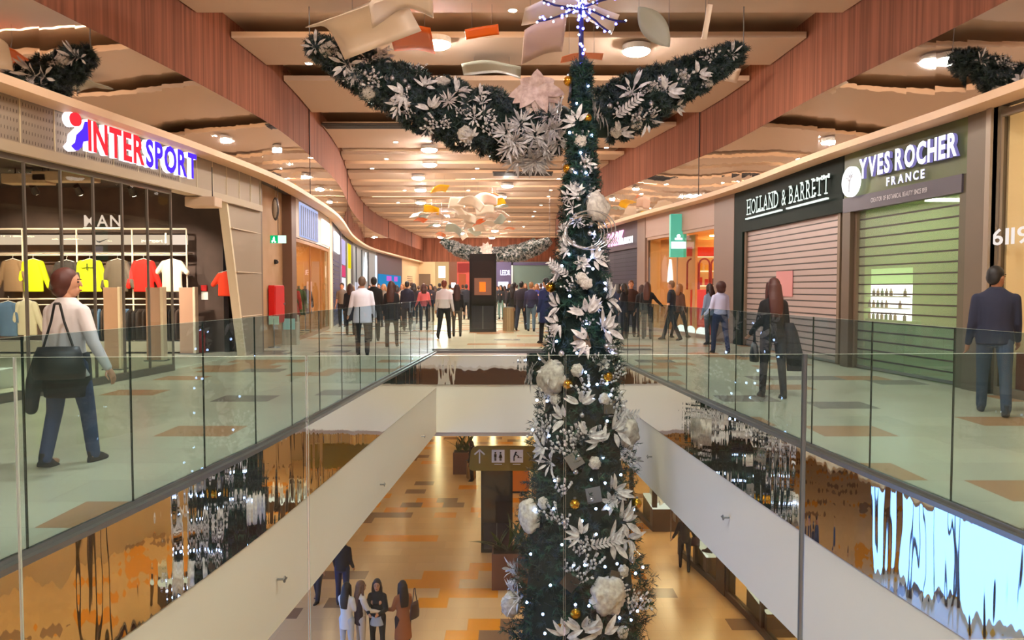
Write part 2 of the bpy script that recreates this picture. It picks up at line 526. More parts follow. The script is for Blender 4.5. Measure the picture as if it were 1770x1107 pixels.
# bulkheads over the shops: wood above, rippled mirror below, cream soffit
for nm, side in (('left', -1), ('right', 1)):
    y1 = Y_END
    struct(sseg('wall_wood_' + nm, side, -12, y1, Z_MIR, 7.1, m_wood, off=.40, th=.15, step=.7))
    struct(sseg('wall_mirror_' + nm, side, -12, y1, Z_SOF + .02, Z_MIR, m_mirror_up, off=.42, th=.1, step=.7))
    struct(sseg('trim_soffit_' + nm, side, -12, y1, Z_SOF - .10, Z_SOF + .02, m_soffit, off=.44, th=.40, step=.7))
    struct(sseg('trim_shadow_gap_' + nm, side, -12, y1, Z_SOF - .08, Z_SOF + .4, mat('shadow_gap', '#241a1a', .6), off=.03, th=.2, step=.7))
    jm = MB()
    for y in (-4, 5, 22.0 if side < 0 else 22.4, 34, 46, 58, 70):
        strip(jm, side, y, y + .03, Z_SOF + .02, 6.9, .43, .03, 1)
    struct(jm.build('trim_joints_' + nm, mat('joint_dark', '#3a211c', .6)))
struct(MB().box(-14, 14, Y_END, Y_END + .3, Z_SOF, 7.2).build('wall_end', m_wood))

# ------------------------------------------------------------------ glass railings
def rail_panel(root, p, q, z0, z1, gm, seam=m_gedge):
    p, q = Vector((*p, 0)), Vector((*q, 0)); d = (q - p); L = d.length; d.normalize(); n = Vector((-d.y, d.x, 0)) * .006
    g = .004
    a, b = p + d * g, q - d * g
    mb = MB()
    vs = []
    for s_ in (a - n, b - n, b + n, a + n): vs += [(s_.x, s_.y, z0), (s_.x, s_.y, z1)]
    mb._add(vs, [(0, 2, 3, 1), (4, 6, 7, 5)]); mb.k = 1
    mb._add(vs, [(0, 1, 7, 6), (2, 4, 5, 3)]); mb.k = 2
    mb._add(vs, [(1, 3, 5, 7)])
    return mb.wb('glass_panel', [gm, seam, m_gtop], root)
RH = 1.27
def railing(name, label, pts, gm, base=.06, seam=m_gedge):
    c = pts[len(pts) // 2]
    t = thing('glass_railing', label, 'glass railing', (c[0], c[1], 0), group=None)
    for p, q in zip(pts[:-1], pts[1:]): rail_panel(t, p, q, .02, RH, gm, seam)
    mb = MB()
    for p, q in zip(pts[:-1], pts[1:]):
        d = (Vector(q) - Vector(p)).normalized(); n = Vector((-d.y, d.x)) * .018
        P, Q = Vector(p), Vector(q)
        vs = []
        for s_ in (P - n, Q - n, Q + n, P + n): vs += [(s_.x, s_.y, max(0, base - .06)), (s_.x, s_.y, base)]
        mb._add(vs, [(0, 2, 3, 1), (4, 6, 7, 5), (0, 1, 7, 6), (2, 4, 5, 3), (1, 3, 5, 7)])
    mb.wb('base_channel', m_steel, t)
    return t
ys = [3.34 + i * (18.1 - 3.34) / 15 for i in range(16)]
railing('l', 'long glass balustrade along the left edge of the opening', [(VL(y) + .02, y) for y in ys], m_glass_side, base=.03)
railing('r', 'long glass balustrade along the right edge of the opening', [(VR(y) - .02, y) for y in ys], m_glass_side, base=.03)
xs = [VL(18.3) - .05 + i * (VR(18.3) - VL(18.3) + .1) / 4 for i in range(5)]
railing('f', 'short glass balustrade across the far end of the opening', [(x, 18.38) for x in xs], m_glass)
NX = [at_y(x, 615, 3.12).x for x in (-430, 50, 534, 977, 1400, 1850)]
def ny(x): return 3.12 + .045 * x
m_seam_l = mat('polished_edge', '#b9c2bd', .2, spec=.9)
nr = railing('n', 'nearest clear glass balustrade crossing the whole view', [(x, ny(x)) for x in NX], m_glass, base=.008, seam=m_seam_l)
# the round steel joint post on the near balustrade
MB().tube((NX[4], ny(NX[4]), 0), (NX[4], ny(NX[4]), RH), .011, .011, 10).wb('joint_post', mat('blue_steel', '#59626e', .3, .7), nr)

# ------------------------------------------------------------------ lamps
def disc_lamp(x, y, z, r, label, group='round ceiling lamps'):
    t = thing('ceiling_lamp', label, 'ceiling lamp', (x, y, z), group=group)
    MB().tube((0, 0, -.02), (0, 0, .10), r * 1.05, r * 1.05, 28).build('rim', m_rim, t, smooth=False)
    d = MB(); d.ell((0, 0, -.02), (r, r, r * .34), 24, 10); d.build('diffuser', m_lamp, t, smooth=True)
    if z < Z_CEIL - .12:
        MB().tube((0, 0, .1), (0, 0, Z_CEIL - z), .02, .02, 8).build('stem', m_rim, t)
    return t
ZL = 6.55
spots = [(755, 75, 'large round ceiling lamp beside the orange sheet'), (1100, 87, 'large round ceiling lamp right of the tree star'),
         (742, 258, 'round lamp on the ceiling below the left garland, nearest of its row'), (743, 284, 'round ceiling lamp just beyond the first one of the left row'),
         (723, 307, 'round ceiling lamp left of the yellow hanging sheet'), (727, 328, 'round ceiling lamp below left of the yellow sheet'),
         (727, 350, 'farthest clear round lamp of the left row'), (877, 321, 'round ceiling lamp under the dark ceiling vent'), (866, 340, 'round lamp beside the yellow sheet on the right')]
for px, py, lb in spots:
    p = at_z(px, py, ZL); disc_lamp(p.x, p.y, ZL, .28, lb)
for x, y in ((-2.2, 7.5), (2.6, 7.6), (-2, 1.5), (2.4, 1.0), (-2, -5), (2.4, -5), (-.4, 24.8)):  # lamps out of view, added to light the hall and feed the mirrors
    disc_lamp(x, y, ZL, .28, 'added round ceiling lamp out of view near the front of the hall')
for k, (x, y) in enumerate(((-4.6, 52), (-2, 58), (-6, 60), (-1.5, 66), (-4.5, 69), (-7, 74), (-2, 75))):
    disc_lamp(x, y, ZL, .28, 'small looking round ceiling lamp far down the corridor')
dl = [(886, 36), (535, 112), (641, 178), (684, 246), (668, 275), (848, 270), (826, 296), (820, 316), (811, 333), (806, 346), (802, 358),
      (965, 311), (952, 329), (947, 343), (935, 355), (924, 366), (921, 376), (893, 226), (645, 293), (1180, 262), (1043, 263), (700, 330), (690, 352), (760, 372), (840, 380), (880, 385), (905, 392)]
dmesh = MB().tube((0, 0, 0), (0, 0, .03), .07, .07, 14).mesh('glow', m_down)
rmesh = MB().tube((0, 0, .005), (0, 0, .05), .09, .09, 14).mesh('rim', m_rim)
for px, py in dl:
    p = at_z(px, py, Z_CEIL - .02)
    for (a, b) in runs:
        if a - 1.2 < p.y < b + 1.2: p.y = max(a + .15, min(b - .15, p.y)); break
    side = 'left' if px < 780 else 'right' if px > 900 else 'middle'
    t = thing('downlight', 'small round downlight in the %s part of the boarded ceiling' % side, 'downlight', (p.x, p.y, Z_CEIL - .025), group='small downlights in the ceiling boards')
    link('rim', rmesh, t); link('glow', dmesh, t)
# dark vents
for px0, px1, py, w, lb in ((852, 955, 300, .55, 'long dark vent slot in the ceiling above the white sheets'), (560, 705, 217, .35, 'dark reflective vent strip in the ceiling under the left garland')):
    a = at_z(px0, py, Z_CEIL - .02); b = at_z(px1, py, Z_CEIL - .02)
    t = thing('ceiling_vent', lb, 'vent', ((a.x + b.x) / 2, a.y, Z_CEIL - .03))
    L = (b.x - a.x) / 2
    MB().box(-L, L, -w, w, -.03, .02).build('frame', m_dark, t)
    g = MB()
    for i in range(6): g.box(-L + .05, L - .05, -w + .1 + i * (2 * w - .2) / 6, -w + .14 + i * (2 * w - .2) / 6, -.05, -.03)
    g.build('grille', m_dark, t)

# hanging sheets under the ceiling
def sheet(px, py, z, w, h, curl, rots, m, label, notch=0, spin=0, group=None, cat='hanging sheet'):
    p = at_z(px, py, z)
    mb = MB(); n = 12; th = .012
    vs = []; fs = []
    for i in range(n + 1):
        t = i / n - .5
        for j in range(5):
            u = j / 4 - .5
            x = w * t; y = h * u * (1 - notch * abs(t) ** 2 * 2); zz = curl * w * (math.cos(t * PI * 1.2) - .6) + curl * .4 * w * math.sin(t * 7) * u
            cs_, sn_ = math.cos(R(spin)), math.sin(R(spin)); vs.append((x * cs_ - y * sn_, x * sn_ + y * cs_, zz))
    for i in range(n):
        for j in range(4):
            a = i * 5 + j; fs.append((a, a + 5, a + 6, a + 1))
    mb._add(vs, fs)
    t = thing('hanging_sheet', label, cat, p, group=group)
    o = mb.build('sheet', m, t, smooth=True)
    so = o.modifiers.new('thickness', 'SOLIDIFY'); so.thickness = th; so.offset = 0
    o.rotation_euler = Euler((R(-rots[0]), R(rots[1]), R(rots[2])))
    wr = MB()
    Mx = o.rotation_euler.to_matrix()
    for sx in (-.3, .3):
        q = Mx @ Vector((w * sx, 0, curl * w * (math.cos(sx * PI * 1.2) - .6)))
        wr.tube(q, (q.x, q.y, 7.1 - p.z), .004, .004, 5)
    wr.build('wire', m_steel, t)
    return t
m_sgd = mat('sheet_dull', '#9a9a8c', .5); m_sw = mat('sheet_white', '#ead9c6', .35); m_sg = mat('sheet_grey', '#b9c3b8', .35); m_so = mat('sheet_orange', '#f26a14', .35, emit='#ff6a10', es=.0)
m_sy = mat('sheet_yellow', '#ffc40a', .4); m_ss = mat('sheet_salmon', '#e88a5c', .4); m_sp = mat('sheet_pink', '#e6c6b4', .4)
sheet(628, 30, 6.0, 1.15, 1.5, .22, (12, 8, 70), m_sw, 'large curved cream sheet hanging at the top left of the ceiling')
sheet(690, 2, 6.1, 1.0, .6, .2, (20, -14, 10), m_sw, 'curved white sheet tip hanging at the very top edge')
sheet(712, 66, 6.15, .78, .95, .05, (10, 4, 0), m_so, 'orange rectangular sheet hanging left of the big lamp')
sheet(833, 55, 6.2, .62, .18, .03, (60, -12, 10), m_so, 'narrow orange strip hanging above the left garland')
sheet(938, 68, 6.0, .85, .75, .06, (35, -22, 18), m_sp, 'pale pink rectangular sheet hanging left of the tree star')
sheet(1130, 46, 5.95, 0.85, .42, .08, (62, 6, 0), m_sgd, 'grey green leaf shaped sheet hanging right of the tree star', notch=1.9, spin=42)
sheet(1222, 38, 6.0, .09, .55, .1, (70, 4, 5), m_sw, 'thin white ribbon strip hanging right of the leaf shaped sheet')
sheet(1005, 98, 6.05, .85, .16, .06, (30, -8, 12), m_ss, 'slim salmon strip hanging behind the stem of the tree star')
sheet(850, 118, 6.45, 1.3, .8, .06, (2, 3, 0), m_sgd, 'wide grey green sheet hanging behind the left garland')
sheet(985, 20, 6.3, 1.6, .6, .12, (10, 3, 5), m_sw, 'wide pale sheet hanging behind the tree star')
sheet(1230, 132, 6.4, 1.2, .7, .08, (10, -6, -8), m_sw, 'wide pale sheet hanging behind the right garland')
far = [(760, 326, 6.1, .75, .8, m_sy, 'yellow sheet hanging above the cluster of white sheets'),
       (860, 347, 6.1, .9, .7, m_sy, 'yellow sheet hanging right of the middle with a white sheet below'),
       (746, 362, 6.1, .9, .6, m_sy, 'small yellow sheet hanging at the left of the cluster'),
       (727, 380, 5.9, .7, .8, m_so, 'orange sheet hanging at the lower left of the cluster'),
       (828, 384, 5.9, .8, .7, m_so, 'orange sheet hanging in the middle of the white cluster'),
       (880, 395, 5.9, .8, .5, m_ss, 'salmon sheet hanging at the lower right of the cluster'),
       (852, 336, 6.3, .6, .5, m_ss, 'small salmon sheet hanging just above the right yellow sheet'),
       (762, 405, 5.7, .8, .5, m_ss, 'salmon sheet hanging low at the left above the far garland')]
for px, py, z, w, h, m, lb in far:
    sheet(px, py, z, w, h, .08, (rr.uniform(0, 40), rr.uniform(-18, 18), rr.uniform(0, 90)), m, lb)
cl = [(790, 362), (800, 372), (772, 387), (785, 396), (812, 378), (838, 362), (850, 372), (865, 378), (858, 390), (845, 386), (872, 403), (820, 400), (802, 408), (778, 410),
      (755, 372), (738, 372), (722, 370), (815, 350), (838, 345), (862, 356), (790, 350), (825, 392), (866, 368), (748, 388), (808, 390)]
for k, (px, py) in enumerate(cl):
    m = (m_sw, m_sw, m_sp, m_sg)[k % 4]
    nm = ('white', 'white', 'pale pink', 'grey green')[k % 4]
    sheet(px, py, rr.uniform(5.6, 6.2), rr.uniform(.7, 1.35), rr.uniform(.6, 1.0), rr.uniform(.03, .16), (rr.uniform(-5, 45), rr.uniform(-22, 22), rr.uniform(0, 90)), m,
          '%s curved sheet in the cluster hanging under the far ceiling' % nm, notch=rr.choice((0, 0, .6)), group='pale sheets clustered under the far ceiling')

# ================================================================== LEFT SIDE SHOPS
m_gatewood = mat('gate_beige', '#b08a72', .5); m_gateedge = mat('gate_edge', '#d9c7ae', .4)
m_alu = mat('anodised_frame', '#6d655c', .4, .5)
m_red = mat('fire_red', '#b81212', .45)
m_whitep = mat('white_paint', '#f2f0ea', .5)
m_shopfloor = mat('shop_floor', '#e6dcc2', .3)
def glazed(name_label, side, ys_, z0, z1, group=None, off=0.0, cat='shopfront', header=None, base=True, mm=None, gm=None):
    c = ys_[len(ys_) // 2]
    t = thing('shopfront', name_label, cat, (WX(side, c), c, 0), group=group)
    for a, b in zip(ys_[:-1], ys_[1:]):
        sseg('glass_pane', side, a + .02, b - .02, z0 + .08, z1 - .08, gm or m_shopglass, t, off=off - .03, th=.012, step=.5)
    for y in ys_: sseg('mullion', side, y - .014, y + .014, z0, z1, mm or m_alu, t, off=off, th=.035)
    sseg('top_rail', side, ys_[0], ys_[-1], z1 - .10, z1, mm or m_alu, t, off=off, th=.07)
    if base: sseg('base_rail', side, ys_[0], ys_[-1], z0, z0 + .12, mm or m_alu, t, off=off + .01, th=.09)
    return t

# ---- sports shop
sy = [4.2, 4.95, 5.7, 6.45, 7.2, 7.9, 8.55, 9.2, 9.87, 10.55, 11.25, 11.95, 12.65, 13.35, 14.1]
glazed('sports shop front of tall folding glass panels under the perforated header', -1, sy, 0, 3.40)
hd = thing('shop_header', 'beige perforated metal header over the sports shop windows', 'shop fascia', (XL(10), 10, 3.4))
sseg('perforated_panel', -1, -11, 18.2, 3.52, Z_SOF - .06, m_mesh, hd, off=.02, th=.10)
sseg('lower_lip', -1, -11, 18.2, 3.38, 3.53, mat('lip_beige', '#a8967c', .5), hd, off=.10, th=.3)
jj = MB()
for i in range(26): strip(jj, -1, 2 + i * .65, 2.018 + i * .65, 3.52, Z_SOF - .06, .03, .02, 1)
jj.wb('panel_joints', mat('joint_light', '#c9b896', .5), hd)
# fine perforation: rows of small slots as relief
pf = MB(); r9 = random.Random(3)
for i in range(150):
    y = 6.0 + i * .055
    if y > 18: break
    for j in range(5):
        z = 3.56 + j * .125
        x = XL(y) + .0225
        pf._add([(x, y, z), (x, y + .03, z + .03), (x, y + .03, z + .075), (x, y, z + .045)], [(0, 1, 2, 3)])
pf.wb('perforation', mat('slot_dark', '#5b4c3e', .7), hd)['kind'] = 'stuff'

sg = thing('shop_sign', 'glowing red and violet lettering sign on the perforated header of the sports shop', 'shop sign', (XL(13), 13.2, 3.6))
m_lr = emis('letter_red_face', '#f0323c', 1.25); m_lb = emis('letter_violet_face', '#4a2af0', 1.7); m_ls = emis('letter_white_side', '#fbf4ff', 1.5)
yA, yB = wall_y(-1, 157, .13), wall_y(-1, 341, .13)
sgm = wall_frame(-1, (yA + yB) / 2, 3.67, .04)
L = (yB - yA) * 1.01
pairs = [(m_lr, m_ls)] * 5 + [(m_lb, m_ls)] * 5
lettering('INTERSPORT', sg, sgm @ T(-L / 2, 0, .06), .47, L, pairs, ext=.07, offs=.03, gap=.09)
# emblem: red dot over a violet slanted flag with a white edge
em = sgm @ T(-L / 2 - .40, .03, .06) @ Matrix.Diagonal((.86, .84, 1, 1))
MB().prism([(.0, -.06), (.10, .02), (.14, .16), (.30, .30), (.36, .44), (.37, .10), (.24, .06), (.20, -.04), (.10, -.12)], .05, em @ T(0, 0, .06)).wb('emblem_flag', m_lb, sg)
MB().prism([(-.02, -.07), (.07, .02), (.11, .17), (.27, .31), (.34, .47), (.385, .45), (.385, .09), (.25, .05), (.21, -.05), (.10, -.14), (.02, -.11)], .12, em @ T(0, 0, -.06)).wb('emblem_edge', m_ls, sg)
dm = MB(); dm.tube((0, 0, 0), (0, 0, .05), .115, .115, 24); o = dm.build('emblem_dot', m_lr, sg); set_world(o, em @ T(.09, .42, .06))
dm = MB(); dm.tube((0, 0, 0), (0, 0, .10), .132, .132, 24); o = dm.build('emblem_ring', m_ls, sg); set_world(o, em @ T(.085, .42, -.045))

# slanting perforated pillar at the shop entrance
sp_ = thing('entrance_pillar', 'leaning beige perforated pillar at the far side of the sports shop entrance', 'pillar', (XL(17), 17, 0))
def slantpoly(y0b, y1b, y0t, y1t, z0, z1, xo, th, m, nm, parent):
    mb = MB(); vs = []
    for (yy_, z) in ((y0b, z0), (y1b, z0), (y1t, z1), (y0t, z1)):
        vs += [(XL(yy_) + xo, yy_, z), (XL(yy_) + xo - th, yy_, z)]
    mb._add(vs, [(0, 2, 4, 6), (7, 5, 3, 1), (0, 1, 3, 2), (2, 3, 5, 4), (4, 5, 7, 6), (6, 7, 1, 0)])
    return mb.wb(nm, m, parent)
slantpoly(17.15, 18.25, 16.25, 18.25, 0, 3.55, .03, .14, m_mesh, 'panel', sp_)
slantpoly(17.10, 17.17, 16.20, 16.27, 0, 3.55, .045, .18, mat('pale_edge', '#d2c3a8', .5), 'edge', sp_)
for z in (.9, 1.9, 2.85):
    y0 = 17.15 - .9 * z / 3.55
    MB().box(XL(17.6) - .02, XL(17.6) + .045, y0, 18.25, z, z + .015).wb('joint', m_gateedge, sp_)

# shop interior shell
sh = MB()
sh.box(-21.9, -6.3, -4, -3.8, 0, 4.2)
struct(sh.build('wall_shop_near', m_darkwall))
struct(MB().box(-15.2, -15, -3.8, 19, 0, 4.2).build('wall_shop_inner', m_darkwall))
struct(MB().box(-15, XL(18) - .75, 18.1, 18.3, 0, 4.2).build('wall_shop_display', mat('display_wall', '#55433b', .75, var=(2, '#4a3a33'))))
struct(MB().box(-15, -7.6, -3.8, 18.1, 3.95, 4.05).build('ceiling_shop', mat('shop_ceiling', '#362c28', .8)))
fs_ = MB(); strip(fs_, -1, -3.8, 18.1, .001, .012, -.12, 7.2, .8); struct(fs_.build('floor_shop', m_shopfloor))
# air ducts / light rafts
for (px, py, w, l, lb) in ((50, 312, .9, .35, 'flat beige air duct hanging in the sports shop, nearer one'), (115, 308, 1.2, .35, 'flat beige air duct hanging in the sports shop, above the word sign'), (352, 352, .6, .4, 'pale ceiling raft over the sports shop entrance')):
    p = at_y(px, py, 15.2)
    t = thing('air_duct', lb, 'air duct', (p.x, p.y, p.z))
    bev(MB().box(-w / 2, w / 2, -l / 2, l / 2, -.08, .12).build('duct', mat('duct_beige', '#b99e84', .6), t), .02)
    MB().tube((-w * .3, 0, .12), (-w * .3, 0, 3.97 - p.z), .01).tube((w * .3, 0, .12), (w * .3, 0, 3.97 - p.z), .01).build('hangers', m_dark, t)
def spotlight(p, aim, ztop, label, power=60, col=(1, .86, .68), group='black spotlights in the sports shop', size=R(75)):
    t = thing('spotlight', label, 'spotlight', p, group=group)
    d = (Vector(aim) - Vector(p)).normalized()
    q = Vector((0, 0, 1)).rotation_difference(-d)
    mb = MB(); mb.tube(-d * .0, -d * .20, .075, .06, 14); mb.build('housing', m_dark, t)
    MB().tube(d * .002, d * .012, .062, .062, 14).build('lens', emis('spot_lens', '#fff1da', 30), t)
    MB().tube(-d * .12, (-d.x * .12, -d.y * .12, ztop - p[2]), .012).build('arm', m_dark, t)
    if power:
        l = bpy.data.lights.new('spot', 'SPOT'); l.energy = power; l.spot_size = size; l.spot_blend = .6; l.color = col; l.shadow_soft_size = .06
        o = bpy.data.objects.new('spot_light', l); COL.objects.link(o); o.parent = t
        o.location = d * .03; o.rotation_euler = d.to_track_quat('-Z', 'Y').to_euler()
    return t
spotlight((-11.1, 15.4, 3.55), (-11.4, 18, 1.6), 3.95, 'black spotlight far left in the sports shop', 520)
spotlight((-9.75, 15.5, 3.5), (-10.2, 18, 1.5), 3.95, 'black spotlight between the two hanging ducts', 520)
spotlight((-8.9, 15.6, 3.5), (-9.0, 18, 1.4), 3.95, 'black spotlight over the word sign in the sports shop', 520)
spotlight((-7.9, 15.8, 3.5), (-8.0, 18, 1.3), 3.95, 'black spotlight right of the word sign in the sports shop', 420)
spotlight((-8.8, 11.8, 3.5), (-8.9, 13, .2), 3.95, 'black spotlight near the shop window', 800, size=R(120))
spotlight((-8.6, 8.6, 3.5), (-8.7, 9, .2), 3.95, 'black spotlight by the nearest shop window', 800, size=R(120))
spotlight((-11, 10.5, 3.5), (-11, 12, .2), 3.95, 'black spotlight deep in the sports shop', 800, size=R(120))

# display rack along the end wall: frame, shelf, rails
DY = 17.72
rk = thing('display_rack', 'white display rack with header band against the dark end wall of the sports shop', 'display rack', (-9.8, DY, 0))
fr = MB()
x0, x1 = at_y(-120, 400, DY).x, at_y(322, 400, DY).x
zt = at_y(200, 396, DY).z
def W(px, py, Y=DY): return at_y(px, py, Y)
xsr = [W(px, 400).x for px in (-120, 38, 132, 228, 322)]
for x in xsr: fr.tube((x, DY, .02), (x, DY, zt), .02, .02, 8)
fr.tube((x0, DY, zt), (x1, DY, zt), .022, .022, 8)
fr.tube((x0, DY, W(0, 441).z), (x1, DY, W(0, 441).z), .018, .018, 8)
fr.tube((x0, DY, W(0, 517).z), (x1, DY, W(0, 517).z), .018, .018, 8)
fr.tube((x0, DY - .02, W(0, 527).z), (x1, DY - .02, W(0, 527).z), .015, .015, 8)
fr.wb('frame', mat('rack_white', '#e8dccb', .4), rk)
MB().box(x0, x1, DY + .04, DY + .08, W(0, 423).z, W(0, 406).z).wb('header_band', emis('band_glow', '#f6dfca', 1.0), rk)
MB().box(x0, x1, DY + .02, DY + .32, W(0, 437).z - .02, W(0, 437).z).wb('shelf', mat('shelf_white', '#dccbb8', .5), rk)
MB().box(x0, x1, DY - .2, DY + .3, .06, .30).wb('plinth', mat('plinth_grey', '#b8ab98', .5), rk)
mzn = Matrix(((1,0,0,0),(0,0,-1,0),(0,1,0,0),(0,0,0,1)))
def facing(p): return T(*p) @ mzn       # x right, y up, z towards the camera side
sw = W(165, 419)
MB().prism([(0, .05), (.02, 0), (.08, -.01), (.30, .09), (.09, .03), (.04, .035)], .01, facing((sw.x, DY + .035, sw.z))).wb('tick_mark', m_dark, rk)
a = W(243, 419)
lettering('intersport', rk, facing((a.x, DY + .038, a.z)), .08, .5, m_whitep, ext=.01)
MB().box(a.x + .56, a.x + .60, DY + .02, DY + .04, a.z - .02, a.z + .22, T(0, 0, 0)).wb('cross_mark', m_whitep, rk)
mn = thing('word_sign', 'white block letters reading MAN standing on top of the display rack', 'shop lettering', (W(180, 393).x, DY, zt))
a, b = W(148, 394), W(211, 394)
lettering('MAN', mn, facing((a.x, DY - .05, zt + .05)), W(0, 373).z - zt - .03, b.x - a.x, (emis('man_white', '#ffe9dc', 1.1), mat('man_side', '#b8a090', .6)), ext=.03, offs=.012, gap=.14)
MB().box(a.x - .03, b.x + .03, DY - .05, DY + .05, zt + .0, zt + .035).wb('base_bar', m_whitep, mn)

# garments on hangers
def hanger_mb():
    h = MB(); h.path([(0, 0, .0), (0, 0, .05), (.02, 0, .075), (0, 0, .095)], .004, 5)
    h.path([(-.2, 0, -.06), (0, 0, .0), (.2, 0, -.06)], .008, 5); return h
def shirt_mb(sl=1, L=.78, w=.27):
    mb = MB()
    rings = []
    for z, rx, ry in ((-L, w * .98, .07), (-L * .75, w * .95, .085), (-L * .5, w * .93, .09), (-.24, w * .97, .09), (-.12, w * .95, .08), (-.06, w * .62, .06), (-.02, w * .33, .045)):
        rings.append((0, 0, z, rx, ry))
    mb.loft(rings, 18)
    for s_ in (-1, 1):
        e = (s_ * (w + .10), 0, -.33) if sl == 0 else (s_ * (w + .12), .01, -.66)
        mb.limb([(s_ * w * .75, 0, -.12), ((s_ * w * .75 + e[0]) / 2, 0, (-.12 + e[2]) / 2), e], [.075, .07, .06], 8)
    return mb
def garment(px, py, Y, m, label, sl=1, w=.27, L=.78, group=None, mark=None, top=.98):
    p = at_y(px, py, Y)
    t = thing('shirt', label, 'shirt', (p.x, Y, p.z), group=group)
    o = shirt_mb(sl, L, w).build('cloth', m, t, smooth=True)
    rm = o.modifiers.new('r', 'REMESH'); rm.mode = 'VOXEL'; rm.voxel_size = .016; rm.use_smooth_shade = True
    sm_ = o.modifiers.new('s', 'SMOOTH'); sm_.iterations = 3
    BAKE.append(o)
    hanger_mb().build('hanger', m_whitep, t)
    if mark:
        MB().box(-.16, .16, -.12, -.105, -.22, -.205).box(-.02, .02, -.12, -.105, -.28, -.12).build('print', mark, t)
    return t
BAKE = []
mm_ = lambda n, c: mat(n, c, .8, bump=(25, .25))
G1 = DY - .12
garment(57, 447, G1, mm_('cloth_yellow', '#d8f00a'), 'neon yellow shirt hanging far left on the rack', w=.24)
garment(155, 447, G1, mm_('cloth_yellow', '#d8f00a'), 'neon yellow shirt with thin dark print hanging under the word sign', w=.28, mark=mat('print_dark', '#55660a', .8))
garment(203, 447, G1, mm_('cloth_olive', '#594f44'), 'dark olive shirt hanging between the yellow and the red shirt', w=.24)
garment(248, 447, G1, mm_('cloth_red', '#f01c14'), 'bright red shirt hanging right of the dark olive shirt', w=.25)
garment(297, 447, G1, mm_('cloth_white', '#f4e8d4'), 'cream white short sleeved shirt hanging at the right end of the rack', sl=0, w=.25)
garment(22, 447, G1, mm_('cloth_tan', '#8a6e52'), 'brown shirt hanging at the left edge of the rack', w=.24)
garment(115, 449, G1, mm_('cloth_charcoal', '#2c2827'), 'charcoal shirt hanging behind the mannequin head', w=.27)
garment(392, 468, 17.6, mm_('cloth_redorange', '#e8401c'), 'red orange shirt seen behind the leaning pillar', w=.22, L=.6, sl=0)
garment(46, 518, 16.4, mm_('cloth_pale', '#d9d7bd'), 'pale shirt with yellow side hanging on the low rail at the left', w=.22)
garment(14, 520, 16.4, mm_('cloth_denim', '#5c7fa6'), 'blue shirt hanging on the low rail by the left edge', w=.2)
# low rail crowded with dark garments seen edge on
tg = MB(); tg.loft([(0, 0, -.75, .02, .2), (0, 0, -.4, .028, .21), (0, 0, -.12, .03, .2), (0, 0, -.03, .015, .08)], 10)
cols = ['#2b2626', '#3a3230', '#20242c', '#43352e', '#5c7fa6', '#1d1c20']
zr = W(0, 527).z - .07
tmesh = tg.mesh('cloth', mm_('cloth_rail0', cols[0]), True)
k = 0
x = W(140, 530).x
gm_ = [mm_('cloth_rail%d' % i, c) for i, c in enumerate(cols)]
while x < W(318, 530).x:
    o = link('hanging_garment', tmesh, None, (x, DY - .02, zr)); o.rotation_euler = (0, 0, rr.uniform(-.3, .3))
    c = rr.choice(gm_); o.material_slots[0].link = 'OBJECT'; o.material_slots[0].material = c
    tag(o, 'dark garment packed edge-on along the low rail under the hanging shirts', 'garment', 'dark garments on the low rail')
    x += rr.uniform(.07, .13)
# running mannequin's foot stand and low white podium in the window
pd = thing('display_podium', 'white podium in the sports shop window carrying sneakers', 'podium', (-8.3, 11.0, 0))
bev(MB().box(-.9, .5, -.8, .8, .0, .30).build('block', m_whitep, pd), .01)
bev(MB().box(-.5, .1, -.5, .3, .3, .55).build('riser', m_whitep, pd), .01)
def shoe_mb(L=.27, w=.045, high=.0):
    mb = MB()
    mb.loft([(0, .02, 0, w, L * .5), (0, .02, .03, w * 1.05, L * .52), (0, .01, .05, w * .95, L * .48), (0, -.03, .075 , w * .8, L * .32), (0, -.06, .10 + high, w * .7, L * .18)], 12)
    return mb
def shoe(p, rz, m, label, group=None, high=0.0):
    o = link('shoe', shoe_mb(high=high).mesh('shoe', m, True), None, p, rz)
    return tag(o, label, 'shoe', group)
shoe((-8.35, 10.85, .55), R(110), m_whitep, 'white sneaker on the riser of the window podium')
shoe((-8.75, 10.4, .30), R(80), mat('shoe_blue', '#2a66a8', .5), 'blue sneaker on the window podium')

# anti theft gates
for k, (px, py, wpx) in enumerate(((199, 640, 30), (271, 625, 30), (327, 613, 28))):
    p = at_z(px, py, 0)
    t = thing('security_gate', ['nearest tall beige security gate pedestal in the sports shop entrance', 'middle beige security gate pedestal in the sports shop entrance', 'farthest beige security gate pedestal beside the fire extinguisher'][k], 'security gate', (p.x, p.y, .012))
    w = wpx / FPX * p.y / 2
    bev(MB().box(-w, w * .72, -.06, .06, 0, 1.55).build('panel', m_gatewood, t), .008)
    bev(MB().box(w * .72, w * 1.05, -.09, .09, 0, 1.56).build('edge_strip', m_gateedge, t), .008)
    MB().box(-w * 1.1, w * 1.15, -.14, .14, 0, .02).build('foot_plate', m_steel, t)
